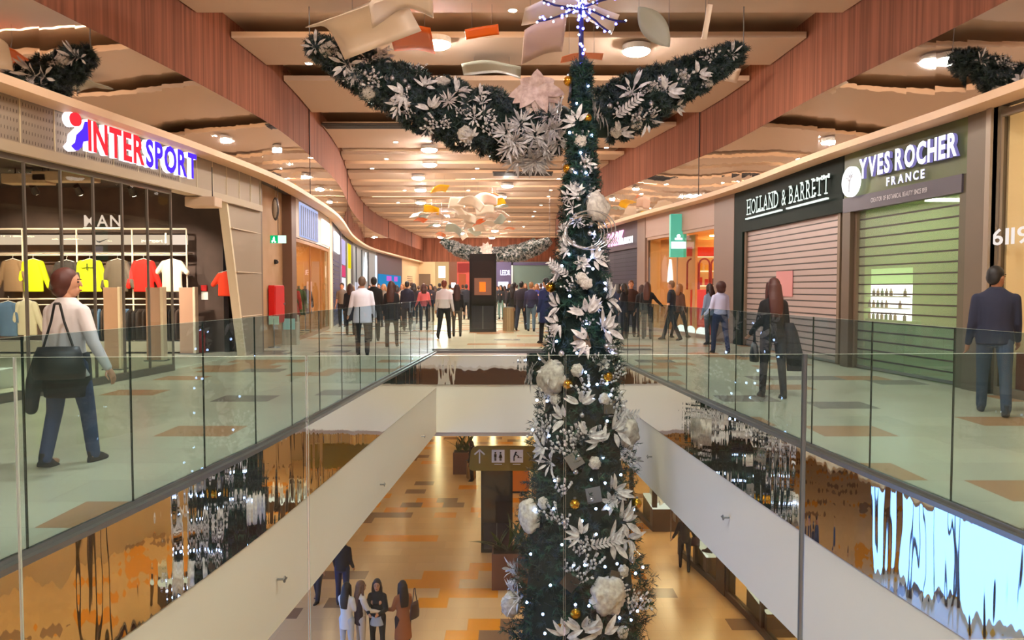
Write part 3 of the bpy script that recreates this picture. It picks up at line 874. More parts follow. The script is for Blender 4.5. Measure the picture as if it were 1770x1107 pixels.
# fire extinguisher and sign on the display wall
p = at_y(349, 612, 17.85)
t = thing('fire_extinguisher', 'red fire extinguisher on the floor beside the sports shop entrance', 'fire extinguisher', (p.x, 17.85, .012))
mb = MB(); mb.loft([(0, 0, 0, .085, .085), (0, 0, .4, .085, .085), (0, 0, .5, .06, .06), (0, 0, .54, .03, .03)], 14); mb.build('cylinder', m_red, t, smooth=True)
MB().tube((0, 0, .53), (0, 0, .60), .018).box(-.07, .03, -.012, .012, .60, .63).build('valve', m_black, t)
MB().path([(0.02, 0, .58), (.1, 0, .52), (.11, 0, .3), (.1, -.02, .15)], .012).build('hose', m_black, t)
p = at_y(353, 507, 18.07)
t = thing('alarm_button', 'small red and white fire alarm box on the dark wall above the extinguisher', 'fire alarm', (p.x, 18.1, p.z))
bev(MB().box(-.07, .07, -.05, 0, .05, .19).build('red_box', m_red, t), .005); MB().box(-.08, .08, -.01, 0, -.16, .04).build('notice', m_whitep, t)
# entrance jamb and second room door behind
struct(MB().box(XL(18.1) - .80, XL(18.1) - .68, 18.0, 18.3, 0, 3.5).build('door_1_jamb', m_black))

# ---- tan service wall beyond the sports shop
struct(sseg('wall_left_service', -1, 18.3, 21.3, 0, Z_SOF, m_tan, off=-.25, th=.2))
struct(sseg('trim_pilaster_brown', -1, 21.3, 21.9, 0, Z_SOF, mat('pilaster_brown', '#6a4c3a', .5), off=.02, th=.5))
struct(sseg('trim_pilaster_pale', -1, 18.25, 18.45, 0, Z_SOF, m_brown, off=.0, th=.5))
def on_service(px, py, off=.02):
    y = wall_y(-1, px) + .35
    x = XL(y) - .25
    return Vector((x, y, at_y(px, py, y).z))
p = on_service(480, 543)
t = thing('fire_cabinet', 'tall red fire hose cabinet on the tan wall', 'fire cabinet', (p.x + .05, p.y, .62))
bev(MB().box(0, .16, -.42, .42, 0, 1.0).build('cabinet', mat('cabinet_red', '#c20d0d', .4), t), .01)
dr = MB().box(.16, .175, -.38, .38, .04, .96).build('door', mat('cabinet_red', '#c20d0d', .4), t)
MB().tube((.175, .33, .5), (.20, .33, .5), .03).build('handle', m_steel, dr)
p = on_service(469, 414)
t = thing('exit_sign', 'green and white emergency exit sign hanging left of the fire cabinet wall', 'exit sign', (p.x + .35, p.y, p.z))
MB().box(-.2, .2, -.02, .02, -.1, .1).build('light_box', emis('exit_white', '#d8ffe8', 1.3), t)
gf_ = MB().box(-.2, .0, -.026, -.02, -.1, .1).build('green_field', emis('exit_green', '#10c070', 1.0), t)
MB().tube((-.1, -.03, .045), (-.1, -.027, .045), .02).box(-.125, -.08, -.03, -.027, -.05, .03).box(-.16, -.13, -.03, -.027, -.08, -.03).box(-.09, -.05, -.03, -.027, -.08, -.05).build('running_figure', m_signwhite, gf_)
MB().tube((0, 0, .1), (0, 0, Z_SOF - .1 - p.z), .008).build('rod', m_dark, t)
p = on_service(467, 362)
t = thing('pendant_speaker', 'dark oval speaker hanging on a cord above the exit sign', 'speaker', (p.x + .35, p.y - .1, p.z))
mb = MB(); mb.ell((0, 0, 0), (.09, .09, .30), 14, 10); mb.build('shell', mat('speaker_rim', '#2e2622', .4), t, smooth=True)
mb = MB(); mb.ell((0, -.03, 0), (.07, .075, .25), 14, 10); mb.build('grille', mat('speaker_grille', '#8d7c68', .6), t, smooth=True)
MB().tube((0, 0, .28), (0, 0, Z_SOF - .1 - p.z), .006).build('cord', m_dark, t)
p = on_service(486, 453)
t = thing('security_camera', 'small dark dome camera on the tan wall above the fire cabinet', 'camera', p)
mb = MB(); mb.ell((.05, 0, 0), .06, 10, 8); mb.build('dome', m_black, t, smooth=True); MB().tube((0, 0, 0), (.03, 0, 0), .07).build('mount', m_dark, t)
p = on_service(487, 505)
t = thing('alarm_button', 'tiny red call point on the tan wall right of the fire cabinet', 'fire alarm', p)
bev(MB().box(0, .04, -.05, .05, -.05, .05).build('box', m_red, t), .004); MB().box(.04, .045, -.025, .025, -.025, .025).build('glass', m_whitep, t)
# rope post with a small notice, and a low pale-blue info box
p = at_z(474, 601, 0)
t = thing('sign_stand', 'low stand with a small notice in front of the red fire cabinet', 'sign stand', p)
MB().tube((0, 0, 0), (0, 0, .02), .16, .15, 18).tube((0, 0, .02), (0, 0, .75), .015).build('post', m_steel, t)
MB().box(-.13, .13, -.012, .012, .6, .82).build('notice', mat('notice_green', '#b9d8c0', .5), t)
p = at_z(503, 596, 0)
t = thing('information_box', 'pale grey box with bluish notice beside the tan wall', 'box', p)
bev(MB().box(-.2, .2, -.15, .15, 0, .62).build('body', mat('box_grey', '#a9a28e', .6), t), .01)
MB().box(-.16, .16, -.165, -.15, .42, .72).build('notice', mat('notice_cyan', '#a8dcd2', .5), t)

# ---- clothes shop with striped glowing header (curved front)
def boxshop(side, y0, y1, depth, back, ceil, floorm, nm, glow=None, zt=3.6, pw=0, col=(1, .85, .65)):
    """a lit room behind a shopfront"""
    fo = lambda y: WX(side, y) + side * depth
    xo = lambda y: WX(side, y) + side * .15
    struct(strip(MB(), side, y0, y1, 0, zt + .4, 0, .1, 1, fo).build('wall_%s_back' % nm, back))
    for a in (y0, y1):
        xa, xb = xo(a), fo(a) + side * .1
        struct(MB().box(min(xa, xb), max(xa, xb), a - .04, a + .04, 0, zt + .4).build('wall_%s_side' % nm, back))
    c = MB()
    n = 6
    for i in range(n):
        p, q = y0 + (y1 - y0) * i / n, y0 + (y1 - y0) * (i + 1) / n
        vs = [(xo(p), p, zt), (fo(p), p, zt), (fo(q), q, zt), (xo(q), q, zt), (xo(p), p, zt + .1), (fo(p), p, zt + .1), (fo(q), q, zt + .1), (xo(q), q, zt + .1)]
        c._add(vs, [(0,3,2,1),(4,5,6,7),(0,1,5,4),(1,2,6,5),(2,3,7,6),(3,0,4,7)])
    struct(c.build('ceiling_%s' % nm, ceil))
    if glow:
        n = max(1, int((y1 - y0) / 1.4))
        for i in range(n):
            y = y0 + (y1 - y0) * (i + .5) / n
            x = (xo(y) + fo(y)) / 2
            o = MB().box(-.5, .5, -.12, .12, -.03, 0).build('ceiling_light_panel', glow, None, loc=(x, y, zt - .005))
            tag(o, 'glowing ceiling light panel inside the %s' % nm.replace('_', ' '), 'ceiling light', 'light panels inside the %s' % nm.replace('_', ' '))
m_warmback = mat('shop_warm_back', '#d9a468', .7); m_warmceil = mat('shop_warm_ceiling', '#e6c69a', .7)
g_warm = emis('shop_glow_warm', '#ffe0b4', 30); g_cool = emis('shop_glow_cool', '#f2f4ff', 22)
boxshop(-1, 21.9, 28.4, 3.4, m_warmback, m_warmceil, None, 'clothes_shop', g_warm, 3.1)
glazed('curved glass front of the clothes shop under the striped header', -1, [21.95, 24.1, 26.2, 28.3], 0, 3.0, mm=mat('copper_frame', '#b98a5e', .35, .6))
hh = thing('shop_sign', 'curved white header with pale blue glowing striped lettering over the clothes shop', 'shop sign', (XL(25), 25, 3.0))
sseg('header_panel', -1, 21.9, 28.4, 3.02, Z_SOF - .1, mat('header_white', '#d8cfc4', .6), hh, off=.02, th=.12)
sseg('light_field', -1, 22.3, 25.3, 3.08, Z_SOF - .16, emis('header_blue', '#c8d2ff', .9), hh, off=.06, th=.03)
jj = MB()
for i in range(9): strip(jj, -1, 22.4 + i * .32, 22.5 + i * .32, 3.12, 4.0, .075, .02, 1)
jj.wb('stripes', mat('stripe_grey', '#8a92ac', .5), hh)
sseg('light_field', -1, 26.2, 28.3, 3.1, Z_SOF - .3, emis('header_white_glow', '#fffdf6', 1.6), hh, off=.06, th=.03)
# red hanging banner and mannequins inside
for (px, z0, z1, m, lb, dy) in ((528, .75, 2.7, emis('banner_red', '#f04a4a', .8), 'tall red sale banner standing in the clothes shop window', .0),):
    y = wall_y(-1, px); t = thing('sale_banner', lb, 'banner', (XL(y) - .5, y, 0))
    MB().box(-.2, .2, -.02, .02, z0, z1).build('cloth', m, t); MB().tube((0, 0, 0), (0, 0, z0), .015).box(-.2, .2, -.12, .12, 0, .02).build('stand', m_steel, t)
    MB().box(-.1, .1, -.028, -.02, 1.2, 1.75).build('white_print', m_whitep, t)
    MB().box(-.26, .26, -.14, .14, .35, .72).build('notice_box', m_whitep, t)

# clothes inside the striped-header shop
for k_, (yy_, c_, lb_) in enumerate(((22.9, '#d8cfc4', 'pale coat on a torso stand at the near end of the clothes shop window'), (24.9, '#a83838', 'dark red dress on a torso stand in the clothes shop window'), (26.0, '#3f5a34', 'green coat on a torso stand in the clothes shop window'), (27.3, '#4a3a34', 'brown coat on a torso stand at the far end of the clothes shop window'))):
    t = thing('torso_stand', lb_, 'shop mannequin', (XL(yy_) - .75, yy_, 0))
    m_ = MB(); m_.loft([(0, 0, .62, .26, .2), (0, 0, .95, .2, .14), (0, 0, 1.1, .15, .11), (0, 0, 1.35, .2, .13), (0, 0, 1.46, .15, .09), (0, 0, 1.52, .05, .05)], 16)
    for s_ in (-1, 1): m_.limb([(s_ * .19, 0, 1.4), (s_ * .25, 0, 1.1), (s_ * .26, .02, .88)], [.06, .055, .05], 8)
    m_.build('garment', mat('stand_cloth_' + c_.lstrip('#'), c_, .8), t, smooth=True)
    MB().tube((0, 0, 0), (0, 0, .02), .18, .18, 16).tube((0, 0, 0), (0, 0, .7), .02).tube((0, 0, 1.5), (0, 0, 1.62), .045).build('pole', m_steel, t)
for k_ in range(16):
    yy_ = 22.6 + k_ * .34
    o = link('hanging_garment', tmesh, None, (XL(yy_) - 2.4, yy_, 1.75)); o.rotation_euler = (0, 0, PI / 2); o.scale = (1.4, 1.4, 1.3)
    o.material_slots[0].link = 'OBJECT'; o.material_slots[0].material = mat('rail_cloth%d' % (k_ % 5), ('#b84a3a', '#e8e0d4', '#3a4a5a', '#8a6a3a', '#2a2426')[k_ % 5], .8)
    tag(o, 'garment on the long rail deep in the clothes shop', 'garment', 'garments on the rail in the clothes shop')
# ---- further left shops
struct(sseg('trim_pilaster_white', -1, 28.4, 29.3, 0, Z_SOF, mat('pale_pilaster', '#e6d3b4', .5), off=.05, th=.6))
struct(sseg('trim_pilaster_gold', -1, 29.3, 30.1, 0, Z_SOF, mat('gold_pilaster', '#c08a50', .5), off=.0, th=.6))
def facade(nm, side, y0, y1, m, label, z0=0, z1=Z_SOF, th=.2, off=0.0):
    t = thing('shopfront', label, 'shopfront', (WX(side, (y0 + y1) / 2), (y0 + y1) / 2, 0))
    sseg('wall_panel', side, y0, y1, z0, z1, m, t, off=off, th=th)
    return t
m_night = mat('night_blue', '#1c1b38', .35)
f = facade('a', -1, 30.1, 34.6, m_night, 'dark blue shutter front with a white lit sign far along the left side')
sseg('sign_box', -1, 30.5, 33.6, 3.05, 3.85, emis('white_sign_box', '#ffffff', 1.9), f, off=.08, th=.06)
jj = MB()
for i in range(14): strip(jj, -1, 30.4, 34.3, .2 + i * .19, .23 + i * .19, .02, .02, 2)
jj.wb('slats', mat('slat_blue', '#3a3f78', .4), f)
f = facade('b', -1, 34.6, 38.6, mat('black_front', '#1b1719', .4), 'black shopfront with pink and white lit posters far along the left side')
sseg('poster', -1, 36.2, 38.2, 2.7, 3.9, emis('poster_lilac', '#dcd0ff', .9), f, off=.05, th=.04)
sseg('poster', -1, 36.2, 38.2, 2.1, 2.65, emis('poster_pink', '#ff5a88', .8), f, off=.05, th=.04)
sseg('lit_window', -1, 35.0, 38.2, 0, 2.05, emis('window_bright', '#f4f6ff', 1.1), f, off=.05, th=.04)
sseg('frame', -1, 34.6, 34.9, 0, Z_SOF, mat('frame_lilac', '#9c94a8', .4), f, off=.08, th=.1)
f = facade('c', -1, 38.6, 43.6, mat('black_front', '#1b1719', .4), 'black shopfront with a narrow yellow lit banner far along the left side')
sseg('lit_banner', -1, 39.7, 41.4, .0, 3.9, emis('banner_cream', '#fff0b8', 1.0), f, off=.06, th=.04)
sseg('lit_banner_top', -1, 39.7, 41.4, 2.6, 3.9, emis('banner_yellow', '#f4e020', 1.0), f, off=.08, th=.03)
m_greyf = mat('grey_front', '#8f9aa0', .4, .2)
f = facade('d', -1, 43.6, 55, m_greyf, 'grey glass shopfront with a white sail shaped light far along the left side')
sseg('lit_window', -1, 44.5, 47.5, 0, 1.9, emis('window_pale', '#e8e6f4', .9), f, off=.04, th=.04)
fm = wall_frame(-1, 49.5, 2.0, .08)
MB().prism([(-1.0, 0), (.6, 0), (.9, 1.0), (.3, 1.9), (-.3, 1.2)], .05, fm).wb('white_sail', emis('sail_white', '#ffffff', 1.8), f)
sseg('edge_light', -1, 54.5, 55, 0, 3.9, emis('edge_white', '#e8eef8', 1.3), f, off=.06, th=.06)
for i in range(3): sseg('window_frame', -1, 45 + i * 3.2, 45.2 + i * 3.2, 0, 4, mat('frame_dark', '#4a5058', .4), f, off=.06, th=.06)
f = facade('e', -1, 55, 67, mat('plum_front', '#453640', .4), 'plum coloured shopfront with blue and magenta screens far along the left side')
sseg('screen', -1, 55.6, 66, 1.6, 2.6, emis('screen_blue', '#3a9ad8', .8), f, off=.06, th=.04)
sseg('screen', -1, 59, 61, 2.1, 2.5, emis('screen_magenta', '#d86ad8', 1.0), f, off=.10, th=.04)
sseg('screen', -1, 62.5, 64, 2.1, 2.5, emis('screen_magenta', '#d86ad8', 1.0), f, off=.10, th=.04)
f = facade('g', -1, 67, Y_END, mat('cream_front', '#d8b88c', .5), 'cream panelled wall at the far left end of the corridor')
jj = MB()
for i in range(9): strip(jj, -1, 70, 73, 1.0 + i * .2, 1.06 + i * .2, .03, .03, 2)
jj.wb('louvre', m_brown, f)

# ---- end wall shops
def endshop(px0, px1, m, label, z1=Z_SOF, extra=()):
    a = at_y(px0, 480, Y_END - .2).x; b = at_y(px1, 480, Y_END - .2).x
    t = thing('shopfront', label, 'shopfront', ((a + b) / 2, Y_END - .2, 0))
    MB().box(a, b, Y_END - .2, Y_END - .02, 0, z1).wb('wall_panel', m, t)
    for nm, u0, u1, za, zb, mm2 in extra:
        MB().box(a + (b - a) * u0, a + (b - a) * u1, Y_END - .3, Y_END - .2, za, zb).wb(nm, mm2, t)
    return t
endshop(700, 752, mat('cream_front', '#d8b88c', .5), 'cream wall with a brown louvre door at the corridor end', extra=(('louvre_door', .45, .85, 0, 3, m_brown),))
endshop(752, 776, emis('amber_front', '#ffcf90', .75), 'amber lit shopfront with a white lamp sign at the corridor end', extra=(('lamp_sign', .25, .75, 2.6, 3.8, emis('sign_warm', '#fff4e0', 2.2)),))
endshop(776, 790, mat('brown_front', '#6a3f28', .5), 'narrow brown shopfront with a small white sign at the corridor end', extra=(('small_sign', .3, .8, 1.6, 2.1, m_signwhite),))
endshop(790, 812, mat('red_front', '#b8483c', .5), 'red shopfront with an orange figure poster at the corridor end', extra=(('poster', .15, .7, .4, 3.0, emis('poster_orange', '#f07a50', .7)), ('header', .05, .95, 3.2, 4.1, emis('header_red', '#e05a50', .6))))
es_ = endshop(858, 884, mat('violet_front', '#5a5072', .5), 'dark violet shopfront with glowing short sign and bright door at the corridor end', extra=(('bright_door', .1, .8, 0, 2.2, emis('door_bright', '#f4f2ff', 1.3)),))
a = at_y(865, 476, Y_END - .35)
lettering('LEEDR', es_, facing((a.x, Y_END - .32, a.z)), .55, 1.0, m_signwhite, ext=.02, gap=.1)
endshop(884, 1010, mat('teal_front', '#6a8078', .35, .1), 'long grey green glazed shopfront at the corridor end behind the crowd', extra=(('bright_window', .34, .5, 0, 2.0, emis('door_bright', '#f4f2ff', 1.3)), ('frame', .0, .02, 0, 4.2, m_whitep), ('header', 0, 1, 3.9, 4.2, mat('violet_front', '#5a5072', .5))))
endshop(1010, 1100, mat('grey_end', '#777070', .5), 'plain grey wall at the right end of the corridor')

# ================================================================== RIGHT SIDE SHOPS
def on_right(px, py, off=0.0):
    y = wall_y(1, px); return Vector((XR(y) - off, y, at_y(px, py, y).z))
# ---- nearest shop: cream interior behind glass, number on the pane
yE = wall_y(1, 1712)
boxshop(1, -4, yE - .05, 3.2, mat('cream_room', '#f0dcb8', .7), mat('cream_room_ceiling', '#f4e4c4', .7), None, 'cream_shop', emis('shop_glow_cream', '#ffe6bc', 16), 4.2)
glazed('tall glass front of the cream coloured shop at the right edge', 1, [4.4, 6.6, 8.8, yE - .12], 0, Z_SOF - .15, mm=mat('taupe_frame', '#857565', .4, .3))
o = sseg('window_plinth', 1, 4.4, yE - .2, .0, .62, mat('maroon_plinth', '#7c2a26', .5), None, off=-.25, th=.5)
tag(o, 'low maroon plinth behind the glass of the cream coloured shop', 'plinth')
nb = thing('window_number', 'pale number lettering on the glass of the cream coloured shop', 'window lettering', (XR(9), 9, 2.4))
yy1 = wall_y(1, 1722); 
lettering('6119', nb, wall_frame(1, yy1 - .35, 2.17, .02) @ T(-.45, 0, 0), .24, .72, emis('pale_letters', '#fff4ec', .95), ext=.01, offs=.01)
# wall lamp that glows inside
t = thing('globe_lamp', 'big glowing white globe lamp inside the cream coloured shop', 'lamp', (XR(9.2) + 1.3, 9.3, 2.9))
mb = MB(); mb.ell((0, 0, 0), .33, 20, 12); mb.build('globe', emis('globe_glow', '#f4fbff', 5), t, smooth=True)
MB().tube((0, 0, .3), (0, 0, 1.3), .012).build('cord', m_dark, t)

# ---- brown clad pillar
yF = wall_y(1, 1672)
struct(sseg('trim_pillar_right', 1, yE - .05, yF, 0, Z_SOF, mat('pillar_taupe', '#6e6152', .45, .3), off=.06, th=.7))
struct(sseg('trim_pillar_edge', 1, yE - .05, yE + .05, 0, Z_SOF, mat('pillar_light', '#978878', .4, .3), off=.10, th=.1))

# ---- green cosmetics shop with half transparent shutter
yG = wall_y(1, 1458)
boxshop(1, yF, yG, 3.0, mat('green_room', '#8fae68', .7), mat('green_room_ceiling', '#c8dca0', .7), None, 'green_shop', emis('shop_glow_green', '#f4ffe0', 22), 3.2)
fa = thing('shop_sign', 'olive green fascia with glowing white lettering and round tree emblem', 'shop sign', (XR(13), 13, 3.1))
sseg('fascia', 1, yF, yG, 3.30, Z_SOF - .08, mat('olive_fascia', '#5b6634', .4, var=(.9, '#4c5230')), fa, off=.03, th=.15)
sseg('fascia_strip', 1, yF + .12, yG, 3.02, 3.30, mat('slate_strip', '#4c4650', .45), fa, off=.05, th=.15)
def rtext(txt, pxa, pxb, z, h, m, root, off, ext, offs=0.0, gap=.1, space=.35):
    ya, yb = wall_y(1, pxa), wall_y(1, pxb)
    f = wall_frame(1, (ya + yb) / 2, z, off); w = abs(ya - yb)
    return lettering(txt, root, f @ T(-w / 2, 0, 0), h, w, m, ext, offs, gap, space=space), f, w
mg = (emis('letter_white', '#ffffff', 1.6), emis('letter_side_violet', '#8f86c8', .8))
rtext('YVES ROCHER', 1491, 1660, 3.60, .36, mg, fa, .10, .06, .035, .12, .3)
rtext('FRANCE', 1535, 1601, 3.36, .15, mg, fa, .08, .03, .025, .28)
rtext('CREATOR OF BOTANICAL BEAUTY SINCE 1959', 1507, 1604, 3.12, .085, mat('strip_letters', '#d8d2d8', .5), fa, .062, .005, .0, .1)
f = wall_frame(1, (wall_y(1, 1465) + wall_y(1, 1489)) / 2, 3.58, .08)
mb = MB(); mb.tube((0, 0, 0), (0, 0, .06), .29, .29, 32); o = mb.build('round_emblem', mg[0], fa); set_world(o, f)
mb = MB(); mb.tube((-.02, -.2, .062), (.0, .05, .062), .012).tube((0, .0, .062), (.09, .12, .062), .010).tube((0, -.02, .062), (-.09, .10, .062), .010)
for a_ in range(7): mb.tube((0, .08, .062), (.13 * math.cos(a_ * .52), .08 + .13 * math.sin(a_ * .52), .062), .006)
o = mb.build('tree_mark', mat('emblem_grey', '#b8bcc8', .5), fa); set_world(o, f)
# shutter of thin slats with see-through infill
def slatmat(name, c, alpha):
    m = bpy.data.materials.new(name); m.use_nodes = True; nt = m.node_tree; b = nt.nodes['Principled BSDF']
    b.inputs['Base Color'].default_value = (*lin(c), 1); b.inputs['Roughness'].default_value = .4; b.inputs['Metallic'].default_value = .3
    t_ = nt.nodes.new('ShaderNodeBsdfTransparent'); mx = nt.nodes.new('ShaderNodeMixShader'); mx.inputs[0].default_value = alpha
    nt.links.new(t_.outputs[0], mx.inputs[1]); nt.links.new(b.outputs[0], mx.inputs[2]); nt.links.new(mx.outputs[0], nt.nodes['Material Output'].inputs[0])
    MC[name] = m; return m
def shutter(side, y0, y1, z0, z1, n, mslat, mgap, label, off=-.10):
    t = thing('roller_shutter', label, 'roller shutter', (WX(side, (y0 + y1) / 2), (y0 + y1) / 2, z0))
    h = (z1 - z0) / n
    s1 = MB(); s2 = MB()
    for i in range(n):
        za = z0 + i * h
        strip(s1, side, y0, y1, za + .02, za + h - .012, off, .02, 2)
        strip(s2, side, y0, y1, za - .010, za + .018, off - .004, .028, 2)
    s1.wb('slats', mslat, t); s2.wb('slat_joints', mgap, t)
    for y in (y0, y1): sseg('guide_rail', side, y - .05, y + .05, z0, z1, m_brown, t, off=off + .05, th=.1)
    strip(MB(), side, y0, y1, z0, z0 + .05, off + .01, .04, 2).wb('bottom_bar', m_steel, t)
    return t
m_sj = mat('slat_joint_dark', '#3c3430', .5)
shutter(1, yF + .22, yG - .28, .02, 3.03, 17, slatmat('slat_clear_green', '#a9b496', .40), m_sj, 'half transparent roller shutter of the green cosmetics shop')
struct(sseg('trim_frame_green', 1, yF, yF + .2, 0, 3.3, mat('olive_frame', '#5a5340', .45), off=.02, th=.3))
struct(sseg('trim_frame_brown', 1, yG - .26, yG + .02, 0, 3.05, mat('umber_frame', '#57483a', .45), off=.04, th=.3))
# lit shelf panel with small bottles behind the shutter
p0, p1 = wall_y(1, 1574, -.5), wall_y(1, 1505, -.5)
ds = thing('lit_shelf', 'bright lit shelf panel of cosmetics behind the green shutter', 'display shelf', (XR((p0 + p1) / 2) + .5, (p0 + p1) / 2, 0))
def seg2(nm, z0, z1, m, off, th): return sseg(nm, 1, p0, p1, z0, z1, m, ds, off=off, th=th, step=2)
seg2('backlight', .95, 1.62, emis('shelf_backlight', '#fbfff0', 4.5), -.50, .03); seg2('green_header', 1.62, 1.92, emis('shelf_green_light', '#b0e088', 2.0), -.50, .03); seg2('cabinet', .0, .95, mat('cab_green', '#7cc060', .5), -.40, .3)
seg2('shelf_board', 1.16, 1.18, m_whitep, -.38, .12); seg2('shelf_board', 1.38, 1.40, m_whitep, -.38, .12)
bm_ = MB().loft([(0, 0, 0, .03, .03), (0, 0, .09, .03, .03), (0, 0, .10, .012, .012), (0, 0, .14, .012, .012)], 8).mesh('bottle', [mat('bottle_plum', '#5a3a48', .4)], True)
bcols = [mat('bottle_plum', '#5a3a48', .4), mat('bottle_green', '#3c6a3a', .4), mat('bottle_amber', '#8a5a2a', .4)]
for r_, z in enumerate((.95, 1.18, 1.40)):
    for i in range(9):
        y = p0 + (p1 - p0) * (i + .5) / 9
        if rr.random() < .3: continue
        o = link('cosmetics_bottle', bm_, None, (XR(y) + .44, y, z)); o.material_slots[0].link = 'OBJECT'; o.material_slots[0].material = bcols[(i + r_) % 3]
        tag(o, 'small cosmetics bottle on the %s lit shelf board behind the shutter' % ('bottom', 'middle', 'top')[r_], 'bottle', 'cosmetics bottles on the %s lit shelf board' % ('bottom', 'middle', 'top')[r_])

# ---- black-green fascia shop with closed pinkish shutter
yH = wall_y(1, 1270)
fb = thing('shop_sign', 'dark green black fascia with underlined white serif lettering', 'shop sign', (XR(18), 18, 3.05))
m_hb = mat('bottle_green_gloss', '#101c17', .6, spec=.12)
sseg('fascia', 1, yG + .02, yH, 3.05, Z_SOF - .08, m_hb, fb, off=.04, th=.3)
sseg('side_post', 1, yH - .55, yH, 0, 3.05, m_hb, fb, off=.04, th=.3)
mh = emis('serif_white', '#f2fff4', 1.15)
outl, f, w = rtext('HOLLAND & BARRETT', 1293, 1438, 3.47, .40, (mh, mat('letter_side_dark', '#1c2a22', .5)), fb, .08, .02, .0, .16, .32)
# serifs on the stems of each letter, and the underline in two pieces
inv = f.inverted()
for ch, o in zip('HOLLAND&BARRETT', outl):
    Mw = inv @ world_of(o)
    xs_ = [(Mw @ v.co).x for v in o.data.vertices]; a_, b_ = min(xs_), max(xs_); wd = b_ - a_
    st = {'H': (.12, .88), 'N': (.12, .88), 'A': (.08, .92), 'L': (.14,), 'D': (.14,), 'B': (.14,), 'R': (.14,), 'E': (.14,), 'T': (.5,)}.get(ch, ())
    us = MB()
    for u in st:
        x = a_ + wd * u
        us.box(x - .042, x + .042, 0, .026, -.01, .025, f)
        if ch not in 'AT': us.box(x - .042, x + .042, .374, .40, -.01, .025, f)
    if ch in 'LE': us.box(b_ - .022, b_, .0, .09, -.01, .025, f)
    if ch == 'T': us.box(a_, a_ + .02, .31, .40, -.01, .025, f); us.box(b_ - .02, b_, .31, .40, -.01, .025, f)
    if st: us.wb('serif', mh, o)
MB().box(-w / 2, w * .02 - .1, -.12, -.085, 0, .06, f).wb('underline', mh, fb)
MB().box(w * .02 + .22, w / 2, -.12, -.085, 0, .06, f).wb('underline', mh, fb)
shutter(1, yG + .25, yH - .62, .02, 3.06, 22, mat('slat_pink', '#a8948e', .45, .3), m_sj, 'closed pinkish metal roller shutter under the dark fascia', off=-.06)
# faint red glow from behind the shutter, painted as a thin opaque panel
ya, yb = wall_y(1, 1366), wall_y(1, 1338)
o = sseg('poster', 1, ya, yb, 1.35, 1.95, mat('shutter_glow_red', '#b87878', .5), None, off=-.04, th=.012)
tag(o, 'faint red glow painted on the pinkish roller shutter', 'poster')
struct(sseg('wall_right_pilaster', 1, yH, yH + 1.35, 0, Z_SOF, mat('rose_brown', '#7d6458', .5), off=.05, th=.5))

# ---- warm lit shop with teal banner
yI, yJ = yH + 1.35, 27.9
boxshop(1, yI, yJ, 5.0, mat('amber_room', '#f0c284', .7), mat('amber_ceiling', '#ffe2b0', .7), None, 'amber_shop', emis('shop_glow_amber', '#ffe0a8', 60), 3.45)
glazed('glass front of the amber lit shop behind the teal banner', 1, [yI + .1, (yI + yJ) / 2, yJ - .1], 0, 3.4, mm=mat('rose_frame', '#a98a78', .4))
hd2 = facade('hdr', 1, yI, yJ, mat('rose_header', '#a88a7c', .5), 'plain rose brown header above the amber lit shop', z0=3.4, off=.03)
hd2['category'] = 'shop fascia'; hd2.name = 'shop_header'
p = on_right(1166, 405)
tb = thing('banner_sign', 'teal projecting banner sign with white lettering over the amber lit shop', 'sign', (at_y(1173, 405, p.y - .6).x, p.y - .6, 0))
zt_, zb_ = at_y(1166, 373, p.y).z, at_y(1166, 446, p.y).z
wv = 27 / FPX * p.y / 2
bev(MB().box(-wv, wv, 0, .22, zb_, zt_).build('panel', mat('teal_face', '#4fb8a4', .45, emit='#4fb8a4', es=.45), tb), .01)
MB().box(-wv * .9, wv * .9, -.012, 0, zb_ + .28, zb_ + .50).build('white_word_band', m_signwhite, tb)
MB().tube((0, -.012, zb_ + .68), (0, 0, zb_ + .68), .06).box(-.12, .12, -.012, 0, zb_ + .56, zb_ + .62).build('logo', m_signwhite, tb)
MB().box(wv, .6, .08, .12, zt_ - .2, zt_ - .15).build('bracket', m_dark, tb)
# inside: orange partition with white bottle shape, red arched stand, shelves
pt = thing('display_partition', 'orange lit partition with a white bottle shape in the amber lit shop window', 'partition', (XR(26.3) + .6, 26.3, 0))
sseg('panel', 1, 24.7, 27.7, 0, 3.3, mat('partition_orange', '#e8a468', .6), pt, off=-.46, th=.08)
fm = wall_frame(1, wall_y(1, 1158, -.40), 1.75, -.44)
MB().prism([(-.22, 0), (.22, 0), (.2, .25), (.07, .8), (-.05, .82), (-.18, .3)], .04, fm).wb('bottle_shape', emis('bottle_white', '#ffffff', 2.2), pt)
ra = thing('arched_stand', 'red arched display stand inside the amber lit shop', 'display stand', (at_y(1212, 500, 25.0).x, 25.0, 0))
m_ra = mat('stand_red', '#e2300f', .5)
bev(MB().box(-.35, .55, -.1, .1, 0, 1.5).build('panel', m_ra, ra), .02)
for k_ in range(3):
    mb = MB(); pts = [(-.3 + k_ * .4 + .17 * math.cos(a_), 0, 2.35 + .17 * math.sin(a_)) for a_ in [PI * j / 8 for j in range(9)]]
    mb.path([(pts[0][0], 0, 1.5)] + pts + [(pts[-1][0], 0, 1.5)], .03, 6); mb.build('arch', mat('stand_dark_red', '#a02a1c', .5), ra)
MB().box(-.5, .85, -.08, .08, 2.6, 2.9).build('top_band', m_ra, ra)
for i, (dx, z) in enumerate(((.4, .25), (.8, .25), (1.3, .25))):
    pass
sv = thing('wall_shelves', 'bright wall shelves with small goods at the near end of the amber lit shop', 'shelves', (at_y(1236, 500, 25.6).x, 25.6, 0))
for z in (.6, 1.1, 1.6, 2.1, 2.6): MB().box(-.6, .9, -.1, .25, z, z + .04).build('shelf', emis('shelf_warm', '#ffe8bc', 1.6), sv)
